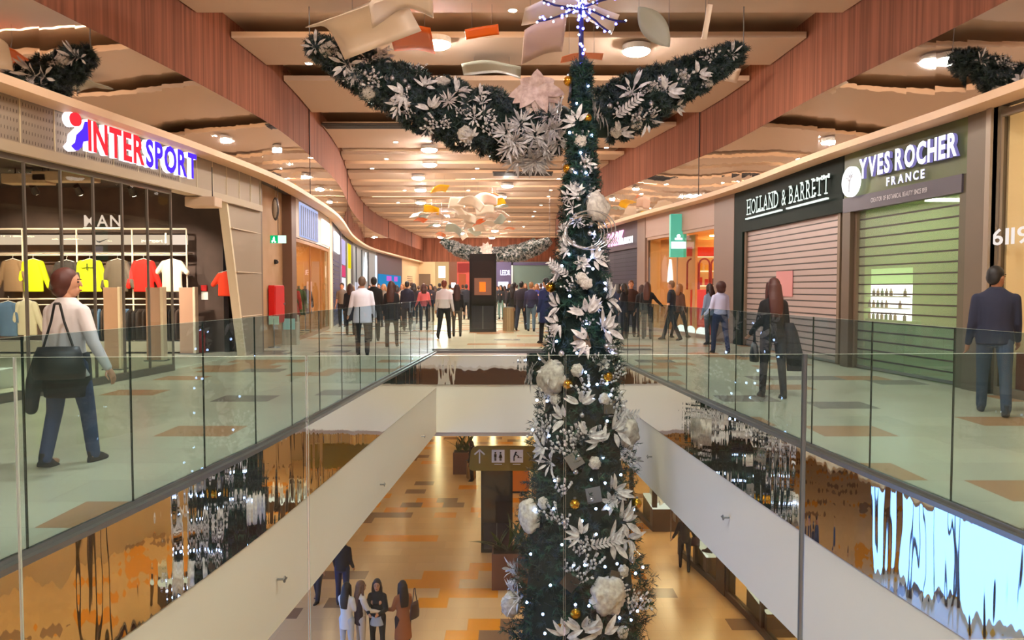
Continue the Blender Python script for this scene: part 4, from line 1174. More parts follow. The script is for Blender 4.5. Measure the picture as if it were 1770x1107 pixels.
MB().box(-.6, .9, .25, .3, 0, 3.2).build('back_panel', mat('shelf_back', '#e8b878', .6), sv)
gcol = [mat('goods_red', '#c8301c', .5), mat('goods_dark', '#4a2a1a', .5), mat('goods_yellow', '#f0c030', .5), m_whitep]
for z in (.64, 1.14, 1.64, 2.14):
    for i in range(7):
        o = MB().box(-.05, .05, -.05, .05, 0, rr.uniform(.12, .28)).build('gift_box', rr.choice(gcol), None, loc=(sv.location.x - .5 + i * .2, sv.location.y, z))
        tag(o, 'small gift box on the bright wall shelves of the amber lit shop', 'box', 'gift boxes on the bright wall shelves')
wb_ = MB().ell((0, 0, .15), (.16, .16, .17), 12, 8).mesh('paper_bag', emis('lit_white_bag', '#fff4e8', 3), True)
for i, px in enumerate((1165, 1181, 1199, 1205, 1228)):
    y = wall_y(1, px); o = link('white_lantern', wb_, None, (XR(y) + .24, y, .0)); tag(o, 'white glowing lantern on the floor of the amber shop window', 'lantern', 'white lanterns in the amber shop window')

# ---- dark shutter with pink lettering
struct(sseg('trim_pilaster_rose', 1, yJ, yJ + .9, 0, Z_SOF, mat('rose_brown', '#7d6458', .5), off=.05, th=.5))
yK = yJ + .9
fc = thing('shop_sign', 'dark fascia with pink and white glowing lettering beside the tree', 'shop sign', (XR(31), 31, 3.0))
sseg('fascia', 1, yK, 36, 3.1, Z_SOF - .08, mat('aubergine', '#3b2631', .5), fc, off=.03, th=.2)
rtext('PARK', 1054, 1081, 3.35, .55, (emis('letter_pink', '#ffb8e0', 2.0),) * 2, fc, .08, .04, .04, .1)
rtext('FASHION', 1076, 1098, 3.32, .25, (emis('letter_white', '#ffffff', 2.4),) * 2, fc, .12, .03, .04, .1)
shutter(1, yK + .1, 35.8, .02, 3.1, 18, mat('slat_navy', '#2c2738', .4, .2), mat('slat_joint_navy', '#171320', .5), 'dark navy roller shutter beside the tree', off=-.05)
f = facade('r2', 1, 36, 48, mat('plum_front', '#453640', .4), 'dark plum shopfront hidden mostly by the tree on the right side')
sseg('lit_window', 1, 38, 46, .3, 2.6, emis('window_pale', '#e8e6f4', .9), f, off=.04, th=.04)
f = facade('r3', 1, 48, Y_END, mat('grey_violet_front', '#6f6672', .4), 'grey violet shopfronts far down the right side')
sseg('lit_window', 1, 50, 58, .2, 2.6, emis('window_warm', '#ffe2b8', .9), f, off=.04, th=.04)
sseg('lit_window', 1, 62, 74, .2, 2.6, emis('window_cool', '#d8ecff', 1.0), f, off=.04, th=.04)

# ================================================================== things standing on the upper floor
def totem(p, label, h=2.75, w=.94):
    t = thing('information_totem', label, 'information totem', p)
    bev(MB().box(-w / 2, w / 2, -.16, .16, 0, h).build('casing', m_black, t), .01)
    MB().box(-w * .42, w * .42, -.172, -.162, 1.0, h - .25).build('screen', mat('screen_dark', '#1b1c24', .08, spec=.9), t)
    lp_ = MB().box(-w * .42, w * .42, -.168, -.162, .12, .92).build('lower_panel', mat('panel_dark', '#232430', .2, spec=.7), t)
    MB().box(-.006, .006, -.175, -.168, .12, .92).build('panel_joint', m_steel, lp_)
    return t
p = at_z(835, 574, 0)
t = totem(p, 'tall black information totem with an orange picture on its screen')
z0 = 1.28
scr_ = [c for c in t.children if c.name.startswith('screen')][0]
MB().box(-.3, .3, -.178, -.172, z0 + .02, z0 + .62).build('picture', mat('picture_brown', '#6a4636', .3, emit='#6a4636', es=.5), scr_)
MB().box(-.12, .10, -.182, -.178, z0 + .14, z0 + .48).build('picture_spot', emis('picture_orange', '#ff7a2a', 1.4), t)
def bin_(p, label, m, h=.85, r=.2):
    t = thing('litter_bin', label, 'litter bin', p)
    MB().tube((0, 0, 0), (0, 0, h), r, r, 20).build('body', m, t, smooth=False)
    MB().tube((0, 0, h), (0, 0, h + .02), r * 1.04, r * 1.04, 20).tube((0, 0, h + .021), (0, 0, h + .025), r * .6, r * .6, 20).build('rim', m_steel, t)
    r_ = MB()
    for i in range(20): r_.box(r * .98, r * 1.03, -.008, .008, .03, h - .03, rot('Z', i * PI / 10))
    r_.build('ribs', mat('bin_rib', '#8a6c50', .4), t)
    return t
bin_(at_z(879, 573, 0), 'beige ribbed litter bin right of the black totem', mat('bin_beige', '#c2ac8c', .35, .3))

# ================================================================== CHRISTMAS TREE
m_need = [mat('needle_dark', '#0b2a22', .7), mat('needle_mid', '#174434', .7), mat('needle_blue', '#11303c', .7)]
m_leaf = mat('silver_leaf', '#dcdbdc', .5, .1, var=(9, '#a3a0a4'))
m_leafd = mat('pewter_leaf', '#a09c9c', .5, .15, var=(9, '#cfcaca'))
m_puff = mat('white_gauze', '#c9c4bc', .85, bump=(14, 1.0), var=(4, '#a8a29c'))
m_gold = mat('gold_mirror', '#c9942c', .2, .9)
m_silverb = mat('silver_bauble', '#b9b9bd', .25, .7)
m_led = emis('led_blue_white', '#a8c0ff', 24)
m_ledb = emis('led_blue', '#5a5cff', 12)
TX, TY = at_y(1004, 500, 12.5).x, 12.5
ZT = 5.25
def trad(z): return max(.10, .128 * (ZT - z) + .02 * math.sin(z * 5))
def foliage(name, pts, nrm, L, blades, blen, bw, mats, parent, seed=1):
    rg = np.random.default_rng(seed)
    P = np.array(pts); Nn = np.array(nrm); n = len(P)
    Nn = Nn + rg.normal(0, .45, (n, 3)); Nn /= np.linalg.norm(Nn, axis=1)[:, None]
    P = np.repeat(P, blades, 0); D = np.repeat(Nn, blades, 0); m = len(P)
    t = np.tile(np.linspace(.1, 1, blades), n)[:, None]
    base = P + D * (L * t)
    side = np.cross(D, rg.normal(0, 1, (m, 3))); side /= np.linalg.norm(side, axis=1)[:, None]
    tip = base + (D * .5 + side) * blen * (.7 + .6 * rg.random((m, 1)))
    wv = np.cross(D, side) * bw
    V = np.stack([base - wv, base + wv, tip], 1).reshape(-1, 3)
    F = np.arange(m * 3).reshape(-1, 3)
    me = bpy.data.meshes.new(name); me.vertices.add(m * 3); me.vertices.foreach_set('co', V.astype(np.float32).ravel())
    me.loops.add(m * 3); me.loops.foreach_set('vertex_index', F.ravel().astype(np.int32))
    me.polygons.add(m); me.polygons.foreach_set('loop_start', (np.arange(m) * 3).astype(np.int32))
    for q in mats: me.materials.append(q)
    mi = np.repeat(rg.integers(0, len(mats), n), blades).astype(np.int32)
    me.polygons.foreach_set('material_index', mi); me.update(calc_edges=True)
    return link(name, me, parent)
tree = thing('christmas_tree', 'tall narrow green Christmas tree rising through the opening', 'Christmas tree', (TX, TY, Z_LOW))
rg = random.Random(8)
pts, nr_ = [], []
while len(pts) < 6500:
    z = rg.uniform(-6.35, ZT - .05); r = trad(z)
    if rg.random() > r / 1.5 and z < 3: 
        if rg.random() > .25: continue
    a = rg.uniform(0, 2 * PI)
    k = 1 + .10 * math.sin(a * 5 + z * 3.1) + .06 * math.sin(a * 9 - z * 4.7)
    rr_ = r * k * rg.uniform(.80, .97) - .06
    rr_ = max(rr_, .02)
    pts.append((math.cos(a) * rr_, math.sin(a) * rr_, z - Z_LOW)); nr_.append((math.cos(a), math.sin(a), .25))
foliage('branches', pts, nr_, .15, 13, .085, .009, m_need, tree, 2)
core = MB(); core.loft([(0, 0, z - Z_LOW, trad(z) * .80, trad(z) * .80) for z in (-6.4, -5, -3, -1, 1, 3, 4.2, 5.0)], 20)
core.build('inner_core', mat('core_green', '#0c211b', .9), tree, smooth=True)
MB().tube((0, 0, 0), (0, 0, .2), .25, .25, 14).build('stand', m_dark, tree)
def tree_pt(px, py, push=0.0, zoff=0):
    """point on the camera side of the tree's surface seen at a pixel"""
    z = at_y(px, py, TY - .4).z
    for _ in range(4):
        r = trad(z); x = at_y(px, py, TY - .5 * r).x - TX
        s_ = max(-1, min(1, x / max(r, .05))); c_ = math.sqrt(max(0, 1 - s_ * s_))
        z = at_y(px, py, TY - r * c_).z
    a = Vector((s_, -c_, .12)).normalized()
    r = trad(z) + push
    return Vector((TX + (s_ * r if abs(s_) < 1 else x), TY - c_ * r, z)), a
def orient(o, p, nrm, spin):
    q = Vector((0, 0, 1)).rotation_difference(nrm)
    o.location = p; o.rotation_mode = 'QUATERNION'
    from mathutils import Quaternion
    o.rotation_quaternion = q @ Quaternion((0, 0, 1), spin); return o
# leaf sprays -------------------------------------------------------
def leaf(mb, base, d, up, L, w, cup=.2):
    d = d.normalized(); s_ = d.cross(up).normalized(); u = s_.cross(d)
    row = []
    prof = ((0, .08), (.2, .75), (.45, 1.0), (.7, .75), (.88, .38), (1, .02))
    vs = []
    for t, k in prof:
        c = base + d * (L * t) + u * (-cup * L * t * t)
        vs += [c - s_ * w * k + u * .25 * w * k, c, c + s_ * w * k + u * .25 * w * k]
    fs = []
    for i in range(len(prof) - 1):
        a = i * 3; fs += [(a, a + 1, a + 4, a + 3), (a + 1, a + 2, a + 5, a + 4)]
    mb._add(vs, fs)
def spray_mesh(kind, seed):
    g = random.Random(seed); mb = MB(); st = MB()
    if kind == 'broad':
        for i in range(8):
            a = g.uniform(-1.5, 1.5) + PI / 2; e = g.uniform(.15, .7)
            d = Vector((math.cos(a), math.sin(a), e)); b = Vector((d.x * .04, d.y * .04, .03 + .02 * i))
            leaf(mb, b, d, Vector((0, 0, 1)), g.uniform(.18, .30), g.uniform(.034, .05))
    elif kind == 'poinsettia':
        for ring, n, L in ((0, 7, .30), (1, 6, .20)):
            for i in range(n):
                a = 2 * PI * i / n + ring * .4; d = Vector((math.cos(a), math.sin(a), .25 + .5 * ring))
                leaf(mb, Vector((0, 0, .04)), d, Vector((0, 0, 1)), L, .07, .25)
        mb.ell((0, 0, .10), .03, 8, 6)
    elif kind == 'frond':
        L = .55
        for i in range(8):
            t = (i + 1) / 8; c = Vector((0, L * t, .06 + .1 * t))
            for s_ in (-1, 1): leaf(mb, c, Vector((s_ * .9, .8, .3)), Vector((0, 0, 1)), .13, .026)
        mb.path([(0, 0, .0), (0, L * .5, .11), (0, L, .16)], .007, 5)
    elif kind == 'twig':
        for k in range(3):
            a = PI / 2 + (k - 1) * .5; q = Vector((math.cos(a), math.sin(a), .25))
            mb.path([(0, 0, 0), q * .2, q * .42], .005, 4)
            for i in range(6):
                c = q * (.1 + .06 * i); mb.ell(c + Vector((g.uniform(-.04, .04), g.uniform(-.04, .04), .03)), (.028, .034, .018), 7, 5)
    elif kind == 'bunch':
        for i in range(40):
            a = g.uniform(0, 2 * PI); e = g.uniform(.2, 1.6); rr_ = g.uniform(0, .12)
            leaf(mb, Vector((math.cos(a) * rr_, math.sin(a) * rr_, 0)), Vector((math.cos(a), math.sin(a), e)), Vector((0, 0, 1)), g.uniform(.14, .24), .018, .35)
    elif kind == 'star':
        for i in range(9):
            a = 2 * PI * i / 9; a += g.uniform(-.3, .3); d = Vector((math.cos(a), math.sin(a), g.uniform(.2, 1.3)))
            mb.tube((0, 0, 0), d * .10, .008, .006, 5)
            leaf(mb, d * .08, d, Vector((0, 0, 1)), g.uniform(.12, .26), .028)
    return mb
SPR = {}
for kind in ('broad', 'poinsettia', 'frond', 'twig', 'bunch', 'star'):
    SPR[kind] = [spray_mesh(kind, 5 + s_).mesh('spray_' + kind, m_leaf if (kind != 'bunch' or s_) else m_leafd, kind == 'twig') for s_ in range(2)]
KN = {'broad': ('leaf_spray', 'broad leaved silver spray', 'leaf spray'), 'poinsettia': ('fabric_flower', 'silver poinsettia flower', 'fabric flower'), 'frond': ('leaf_frond', 'long silver frond', 'leaf spray'),
      'twig': ('berry_twig', 'pale twig of round buds', 'twig'), 'bunch': ('leaf_bunch', 'dense pewter leaf bunch', 'leaf spray'), 'star': ('leaf_star', 'star shaped silver leaf spray', 'leaf spray')}
def zone(px, py):
    v = 'near the top' if py < 260 else 'at the upper part' if py < 430 else 'above the middle' if py < 600 else 'below the middle' if py < 780 else 'in the lower part' if py < 950 else 'at the foot'
    h = 'left' if px < 985 - (py - 300) * .03 else 'right' if px > 1022 + (py - 300) * .03 else 'middle'
    return v, h
def on_tree(kind, px, py, spin, sc=1.0, push=-.02):
    p, nrm = tree_pt(px, py, push); nm, lb, ct = KN[kind]; v, h = zone(px, py)
    o = bpy.data.objects.new(nm, SPR[kind][rg.randrange(2)]); COL.objects.link(o)
    sc = sc * (.72 if py > 320 else .8)
    orient(o, p, nrm, spin); o.scale = (sc, sc, sc)
    return tag(o, '%s on the Christmas tree %s, %s side' % (lb, v, h), ct, '%s ornaments on the Christmas tree %s, %s side' % (ct, v, h))
deco = [('poinsettia', 925, 655, 0, 1.2), ('broad', 1010, 545, .6, 1.5), ('broad', 1035, 570, -.7, 1.5), ('broad', 1010, 590, 1.9, 1.3), ('broad', 968, 530, .9, 1.1), ('broad', 970, 560, 1.4, 1.1),
        ('star', 955, 640, .4, 1.5), ('frond', 930, 625, .9, 1.3), ('broad', 1000, 700, .2, 1.3), ('broad', 975, 725, 1.2, 1.2), ('broad', 1050, 745, -.9, 1.5), ('broad', 1030, 765, .9, 1.2), ('broad', 1010, 755, -.3, 1.3),
        ('frond', 1050, 720, -1.0, 1.2), ('star', 950, 800, .2, 1.2), ('broad', 945, 775, .8, 1.2), ('star', 1098, 795, -.6, 1.1), ('broad', 1052, 850, -.2, 1.4), ('poinsettia', 1050, 870, .5, .9), ('broad', 1062, 900, -.8, 1.6), ('broad', 1045, 935, -1.2, 1.5),
        ('broad', 1075, 930, -1.6, 1.4), ('broad', 1000, 925, .9, 1.2), ('frond', 1010, 945, -1.3, 1.2), ('bunch', 893, 1000, .3, 1.5), ('star', 897, 1035, 0, 1.5), ('star', 890, 985, 1.0, 1.3), ('broad', 1000, 1090, 0, 1.5), ('broad', 1030, 1095, .5, 1.6), ('broad', 975, 1100, -.4, 1.4),
        ('poinsettia', 1040, 630, 0, .7), ('frond', 985, 480, .5, 1.0), ('broad', 1045, 520, -.5, 1.2), ('poinsettia', 1050, 495, .2, .8), ('broad', 985, 430, .8, .9), ('poinsettia', 975, 415, 0, .7), ('broad', 1020, 450, -.9, 1.1), ('poinsettia', 1005, 455, .4, .7),
        ('broad', 1000, 340, .4, .8), ('broad', 985, 340, 1.1, .7), ('twig', 1010, 310, 0, .8), ('twig', 985, 275, .7, .8), ('broad', 1010, 285, -.6, .7), ('frond', 1035, 420, -.6, .9), ('broad', 968, 470, 1.2, .9),
        ('poinsettia', 975, 190, 0, 1.1), ('broad', 1025, 200, -.6, 1.4), ('poinsettia', 1020, 190, .4, 1.0), ('broad', 965, 225, 1.3, 1.2), ('frond', 960, 200, .9, 1.2), ('broad', 1000, 215, .2, 1.1), ('twig', 1005, 255, 0, .8)]
for k, px, py, sp, sc in deco: on_tree(k, px, py, sp, sc)
for i in range(28):
    py = rg.uniform(640, 1100); z = at_y(1000, py, TY - .5).z; hw = trad(z) * FPX / TY * .82
    on_tree('twig', 1004 + rg.uniform(-hw, hw), py, rg.uniform(-.8, .8), rg.uniform(.8, 1.2))
for i in range(26):
    py = rg.uniform(300, 640); z = at_y(1000, py, TY - .5).z; hw = trad(z) * FPX / TY * .82
    on_tree(rg.choice(('twig', 'broad', 'twig', 'star')), 1004 + rg.uniform(-hw, hw), py, rg.uniform(-1.2, 1.2), rg.uniform(.55, .9))
# gauze puffs
def lump(seed, fl=.55):
    mb = MB(); g = random.Random(seed)
    mb.ell((0, 0, 0), (1, 1, fl), 36, 22, f=lambda q: q * (1 + .26 * noise.noise(q * 2.4 + Vector((seed, 0, 0))) + .10 * noise.noise(q * 6 + Vector((seed, 3, 0)))))
    return mb
pm = [lump(3).mesh('gauze_flower', m_puff, True), lump(8).mesh('gauze_flower', m_puff, True)]
def puff(px, py, r, label, sx=1.0, base=None, grp=None):
    if base is None: p, nrm = tree_pt(px, py, .03)
    else: p, nrm = base
    o = bpy.data.objects.new('gauze_flower', pm[rg.randrange(2)]); COL.objects.link(o); orient(o, p, nrm, rg.uniform(0, 6)); o.scale = (r * sx, r, r)
    return tag(o, label, 'gauze flower', grp)
for px, py, r, lb, sx in ((955, 652, .27, 'biggest white gauze flower on the tree, beside the glass edge line', 1), (1083, 745, .29, 'big white gauze flower at the right outline of the tree', .9), (917, 893, .27, 'tall white gauze flower at the left outline of the tree', .8),
                      (1043, 1030, .29, 'large white gauze flower near the foot of the tree', 1), (886, 1045, .27, 'white gauze flower at the lower left outline of the tree', .7), (1030, 358, .24, 'white gauze ball on the upper tree above the wire rings', 1)):
    puff(px, py, r, lb, sx)
for px, py in ((995, 640), (1023, 800), (1070, 987), (1068, 1092), (1003, 482), (1040, 690), (1003, 245), (1010, 490), (960, 690), (940, 870)):
    puff(px, py, .10, 'small round white gauze flower on the Christmas tree %s, %s side' % zone(px, py), 1, None, 'small gauze flowers on the tree')
# gold and silver baubles, mirror squares
bmG = MB().ell((0, 0, 0), 1, 14, 10).mesh('bauble', m_gold, True); bmS = MB().ell((0, 0, 0), 1, 14, 10).mesh('bauble', m_silverb, True)
cap_ = MB().tube((0, 0, .9), (0, 0, 1.25), .25, .25, 8).mesh('cap', m_steel)
def bauble(p, r, me, label, grp):
    t = thing('bauble', label, 'bauble', p, group=grp)
    o = link('ball', me, t); o.scale = (r, r, r); o = link('cap', cap_, t); o.scale = (r, r, r); return t
for px, py in ((1045, 651), (990, 871), (990, 1060), (983, 140), (985, 292), (953, 497), (980, 665), (1012, 205), (1100, 870), (968, 1085)):
    p, _ = tree_pt(px, py, .03); bauble(p, .085, bmG, 'gold mirror bauble on the Christmas tree %s, %s side' % zone(px, py), 'gold baubles on the tree')
for i in range(22):
    py = rg.uniform(150, 1090); z = at_y(1000, py, TY - .5).z; hw = trad(z) * FPX / TY * .8; px = 1004 + rg.uniform(-hw, hw)
    p, _ = tree_pt(px, py, .02); bauble(p, rg.uniform(.04, .06), bmS, 'small silver bauble on the Christmas tree %s, %s side' % zone(px, py), 'small silver baubles on the tree')
sqm = MB().box(-.12, .12, -.12, .12, -.015, .015).mesh('mirror_square', mat('smoked_mirror', '#8e9196', .12, .9))
for px, py, a in ((1047, 702, .5), (1020, 855, .3), (982, 1005, .7), (1003, 590, .2), (985, 160, .6), (990, 795, .4), (1055, 1000, .1)):
    p, nrm = tree_pt(px, py, .04); o = bpy.data.objects.new('mirror_square', sqm); COL.objects.link(o); orient(o, p, nrm, a)
    tag(o, 'small mirror square tilted on the Christmas tree %s, %s side' % zone(px, py), 'mirror square', 'mirror squares on the tree')
# wire rings
t = thing('wire_rings', 'bundle of large silver wire rings on the upper tree', 'ornament', tree_pt(1010, 400, .05)[0])
for k in range(5):
    mb = MB(); a0 = rg.uniform(-.4, .4); r = .30 + .02 * k
    pts_ = [(r * math.cos(2 * PI * j / 32) + .03 * k - .05, .08 * math.sin(2 * PI * j / 32 + k) - .03 * k, r * .8 * math.sin(2 * PI * j / 32) + a0 * .1) for j in range(33)]
    mb.path(pts_, .008, 5).build('ring', m_silverb, t)
# string of LED lights winding round the tree
sl = thing('string_light', 'string of blue white LED lights winding round the Christmas tree', 'string lights', (TX, TY, Z_LOW))
bulb = MB().ell((0, 0, 0), .021, 8, 6).mesh('bulb', m_led, True)
wire = MB(); prev = None; cnt = 0; N_ = 620
for i in range(N_):
    t_ = i / N_; z = -6.0 + 10.9 * t_; a = t_ * 2 * PI * 15
    r = trad(z) * (1.0 + .05 * math.sin(i * 1.7)) + .04
    q = Vector((math.cos(a) * r, math.sin(a) * r, z - Z_LOW + .05 * math.sin(i * .9)))
    if prev is not None: wire.tube(prev, q, .004, .004, 3, False)
    prev = q
wire.build('wire', m_black, sl)
for px, py in [(1003, 265), (996, 300), (1010, 300), (1005, 325), (990, 380), (1027, 350), (1022, 405), (1018, 445), (1030, 432), (1020, 465), (985, 512), (1040, 490), (1040, 500), (1025, 527), (998, 577), (1052, 610), (1020, 690), (1008, 643),
               (1013, 665), (1026, 664), (1042, 663), (1048, 682), (935, 692), (950, 693), (1042, 727), (927, 743), (952, 753), (1016, 828), (1038, 834), (930, 880), (958, 878), (1023, 878), (1043, 878), (1088, 880), (1001, 899), (1023, 922), (1060, 925), (1075, 915),
               (922, 957), (988, 975), (1005, 975), (1037, 978), (1057, 973), (1090, 990), (1106, 980), (990, 1043), (1011, 1045), (1060, 1066), (1080, 1070), (1092, 1055), (943, 1093), (952, 1010), (970, 940), (1100, 1035), (1083, 1110), (985, 440), (975, 460), (1010, 560), (965, 590), (1045, 575), (940, 620), (995, 610), (1035, 790), (960, 830), (1065, 820), (915, 1040), (1000, 180), (1012, 150), (990, 230), (1018, 235), (940, 1060), (1040, 555)]:
    p, _ = tree_pt(px, py, .06); link('bulb', bulb, sl, Vector(p) - Vector((TX, TY, Z_LOW))); cnt += 1
# LED star on top
st = thing('tree_star', 'blue LED twig star on a lit stem on top of the Christmas tree', 'star', (TX - .01, TY, ZT - .15))
hz = at_y(1003, 14, TY).z - (ZT - .15)
MB().tube((0, 0, 0), (0, 0, hz), .045, .035, 8).build('stem', mat('twig_blue', '#1e1648', .7), st)
def armpts(dx, dz, dy, L, sd):
    g = random.Random(sd); p = Vector((0, 0, hz)); out = [p.copy()]
    for i in range(6):
        p = p + Vector((dx, dy, dz)).normalized() * L / 6 + Vector((g.uniform(-.02, .02), g.uniform(-.02, .02), g.uniform(-.025, .025))); out.append(p.copy())
    return out
arms = [(-1, -.30, 0, .75), (1, -.30, .0, .78), (.8, -.75, -.2, .62), (-.8, .25, .1, .62), (.9, .3, .0, .66), (-.4, .9, 0, .5), (.4, .9, 0, .5), (0, .1, -1, .55), (-.6, -.2, -.8, .5)]
allp = []
for i, (dx, dz, dy, L) in enumerate(arms):
    ap = armpts(dx, dz, dy, L, i)
    MB().path(ap, .018, 5).build('arm', mat('twig_blue', '#1e1648', .7), st)
    allp += ap[1:]
sbul = MB().ell((0, 0, 0), .017, 6, 5).mesh('bulb', m_led, True); sblu = MB().ell((0, 0, 0), .024, 6, 5).mesh('bulb', m_ledb, True)
for i in range(96):
    if i < 60: q = allp[i % len(allp)] + Vector((rg.uniform(-.05, .05), rg.uniform(-.06, .03), rg.uniform(-.05, .05)))
    elif i < 78: q = Vector((rg.uniform(-.06, .06), -.05, rg.uniform(0, hz)))
    else: q = Vector((rg.uniform(-.14, .14), rg.uniform(-.12, 0), hz + rg.uniform(-.22, .2)))
    link('bulb', sbul if i % 2 else sblu, st, q)

# ================================================================== GARLANDS
def garland(name, label, ctrl, Y, dens, parent=None, seed=1, mats=m_need, depth=.8):
    """ctrl: (px, py, half thickness px) of the swag at distance Y"""
    P = [(at_y(px, py, Y), hw * Y / FPX) for px, py, hw in ctrl]
    t = thing('garland', label, 'garland', P[len(P) // 2][0])
    O = P[len(P) // 2][0]
    g = random.Random(seed); pts = []; nr = []
    n = int(dens)
    segs = [(P[i], P[i + 1]) for i in range(len(P) - 1)]
    wts = [((b[0] - a[0]).length * (a[1] + b[1])) for a, b in segs]
    for _ in range(n):
        (a, ra_), (b, rb_) = g.choices(segs, wts)[0]; u = g.random()
        c = a.lerp(b, u); r = (ra_ + (rb_ - ra_) * u)
        d = (b - a).normalized(); s_ = d.cross(Vector((0, 1, 0))).normalized()
        th = g.uniform(0, 2 * PI); rr2 = r * (.78 + .12 * math.sin(th * 3 + u * 9))
        v = s_ * math.cos(th) + Vector((0, 1, 0)) * math.sin(th) * depth
        pts.append(tuple(c + v * rr2 - O)); nr.append(tuple(v.normalized()))
    foliage('branches', pts, nr, .10, 12, .08, .010, mats, t, seed)
    co = MB()
    rings = []
    for i, (c, r) in enumerate(P):
        c = c - O
        if i: pass
    for (a, ra_), (b, rb_) in segs:
        co.ell(a - O, (ra_ * .72, ra_ * .6, ra_ * .72), 12, 8); co.tube(a - O, b - O, ra_ * .7, rb_ * .7, 12)
    co.ell(P[-1][0] - O, P[-1][1] * .7, 12, 8)
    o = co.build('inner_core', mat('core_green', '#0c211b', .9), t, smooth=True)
    hp_ = max((q[0] for q in P), key=lambda q: q.z); co2 = MB().tube(hp_ - O, (hp_.x - O.x, 0, Z_CEIL - O.z), .01)
    co2.build('wire', m_steel, t)
    return t
GY = 14.0
m_gneed = [mat('needle_frost', '#2c3f3c', .7), mat('needle_dark', '#0f2e26', .7), mat('needle_slate', '#33424c', .7)]
LC = [(535, 78, 12), (575, 92, 28), (625, 122, 38), (690, 158, 46), (760, 190, 54), (835, 212, 58), (900, 222, 60), (965, 220, 52)]
RC = [(1040, 205, 46), (1085, 185, 50), (1135, 160, 44), (1180, 140, 34), (1225, 118, 27), (1262, 98, 18), (1285, 86, 9)]
garland('gl', 'left half of the nearer garland swag, from the left ceiling to the tree', LC, GY, 5200, seed=3, mats=m_gneed)
garland('gr', 'right half of the nearer garland swag, from the tree to the right ceiling', RC, GY, 3000, seed=4, mats=m_gneed)
def on_garland(px, py, hw_out=.25):
    """front surface of the swag"""
    ctrl = LC if px < 1000 else RC
    best = min(range(len(ctrl) - 1), key=lambda i: abs((ctrl[i][0] + ctrl[i + 1][0]) / 2 - px))
    a, b = ctrl[best], ctrl[best + 1]; u = max(0, min(1, (px - a[0]) / (b[0] - a[0])))
    cy_ = a[1] + (b[1] - a[1]) * u; hw = (a[2] + (b[2] - a[2]) * u)
    s_ = max(-.95, min(.95, (cy_ - py) / hw)); c_ = math.sqrt(1 - s_ * s_)
    r = hw * GY / FPX
    return at_y(px, py, GY - r * c_ * .8), Vector((0, -c_, s_ * .8)).normalized()
def on_g(kind, px, py, spin, sc=1.0, where='left'):
    p, nrm = on_garland(px, py); nm, lb, ct = KN[kind]
    o = bpy.data.objects.new(nm, SPR[kind][rg.randrange(2)]); COL.objects.link(o); sc = sc * .78
    orient(o, p, nrm, spin); o.scale = (sc, sc, sc)
    reg = 'tip' if (px < 640 or px > 1190) else 'middle' if (px < 830 or px > 1110) else 'inner end'
    return tag(o, '%s on the %s of the %s garland swag' % (lb, reg, where), ct, '%s ornaments on the %s of the %s garland' % (ct, reg, where))
gdeco = [('star', 600, 112, 0, 1.6), ('bunch', 612, 130, .5, .9), ('star', 545, 82, .3, 1.2), ('frond', 640, 108, -1.0, .9), ('broad', 660, 110, -.6, 1.1), ('star', 690, 180, .2, 1.2), ('broad', 700, 165, 2.0, 1.2), ('broad', 735, 155, -.4, 1.0), ('bunch', 775, 175, .3, .9), ('broad', 790, 165, -.8, 1.2),
         ('broad', 745, 190, .5, 1.1), ('star', 820, 205, .5, .9), ('broad', 830, 168, -.9, .9), ('twig', 720, 130, 0, 1), ('twig', 660, 150, 1, 1), ('twig', 760, 220, 1, 1), ('broad', 815, 235, .4, .8), ('twig', 850, 235, .4, 1),
         ('star', 1092, 160, .1, 1.5), ('broad', 1150, 160, -.5, 1.3), ('star', 1120, 205, .2, 1.3), ('frond', 1060, 205, -.9, 1.2), ('broad', 1070, 225, -.5, 1.1), ('star', 1265, 95, .6, .9), ('broad', 1205, 130, -.6, 1.0), ('twig', 1180, 150, 0, 1), ('twig', 1100, 215, 0, 1), ('broad', 1168, 178, -1.2, .9), ('twig', 1230, 110, 0, .8)]
for k, px, py, sp, sc in gdeco: on_g(k, px, py, sp, sc, 'left' if px < 1000 else 'right')
for i, (px, py) in enumerate(((875, 230), (890, 245), (905, 262), (925, 235), (940, 250), (915, 275), (955, 225), (880, 255), (935, 272), (965, 245), (900, 215), (950, 200), (895, 275), (925, 280))):
    on_g('bunch', px, min(py, 262), rg.uniform(2.6, 3.8), 1.25, 'left') if py < 262 else None
    if py >= 262:
        p = at_y(px, py, GY - .25); o = bpy.data.objects.new('leaf_bunch', SPR['bunch'][i % 2]); COL.objects.link(o)
        orient(o, p, Vector((0, -.7, -.7)).normalized(), rg.uniform(0, 6)); o.scale = (1.15,) * 3
        tag(o, 'dense pewter leaf bunch hanging below the inner end of the left garland swag', 'leaf spray', 'pewter bunches hanging below the garland')
for i in range(30):
    px = rg.uniform(560, 840) if i % 3 else rg.uniform(1050, 1240)
    ctrl = LC if px < 1000 else RC
    cy_ = np.interp(px, [c[0] for c in ctrl], [c[1] for c in ctrl]); hw = np.interp(px, [c[0] for c in ctrl], [c[2] for c in ctrl])
    on_g(rg.choice(('twig', 'star', 'twig')), px, cy_ + rg.uniform(-.7, .8) * hw, rg.uniform(0, 6), rg.uniform(.5, .8), 'left' if px < 1000 else 'right')
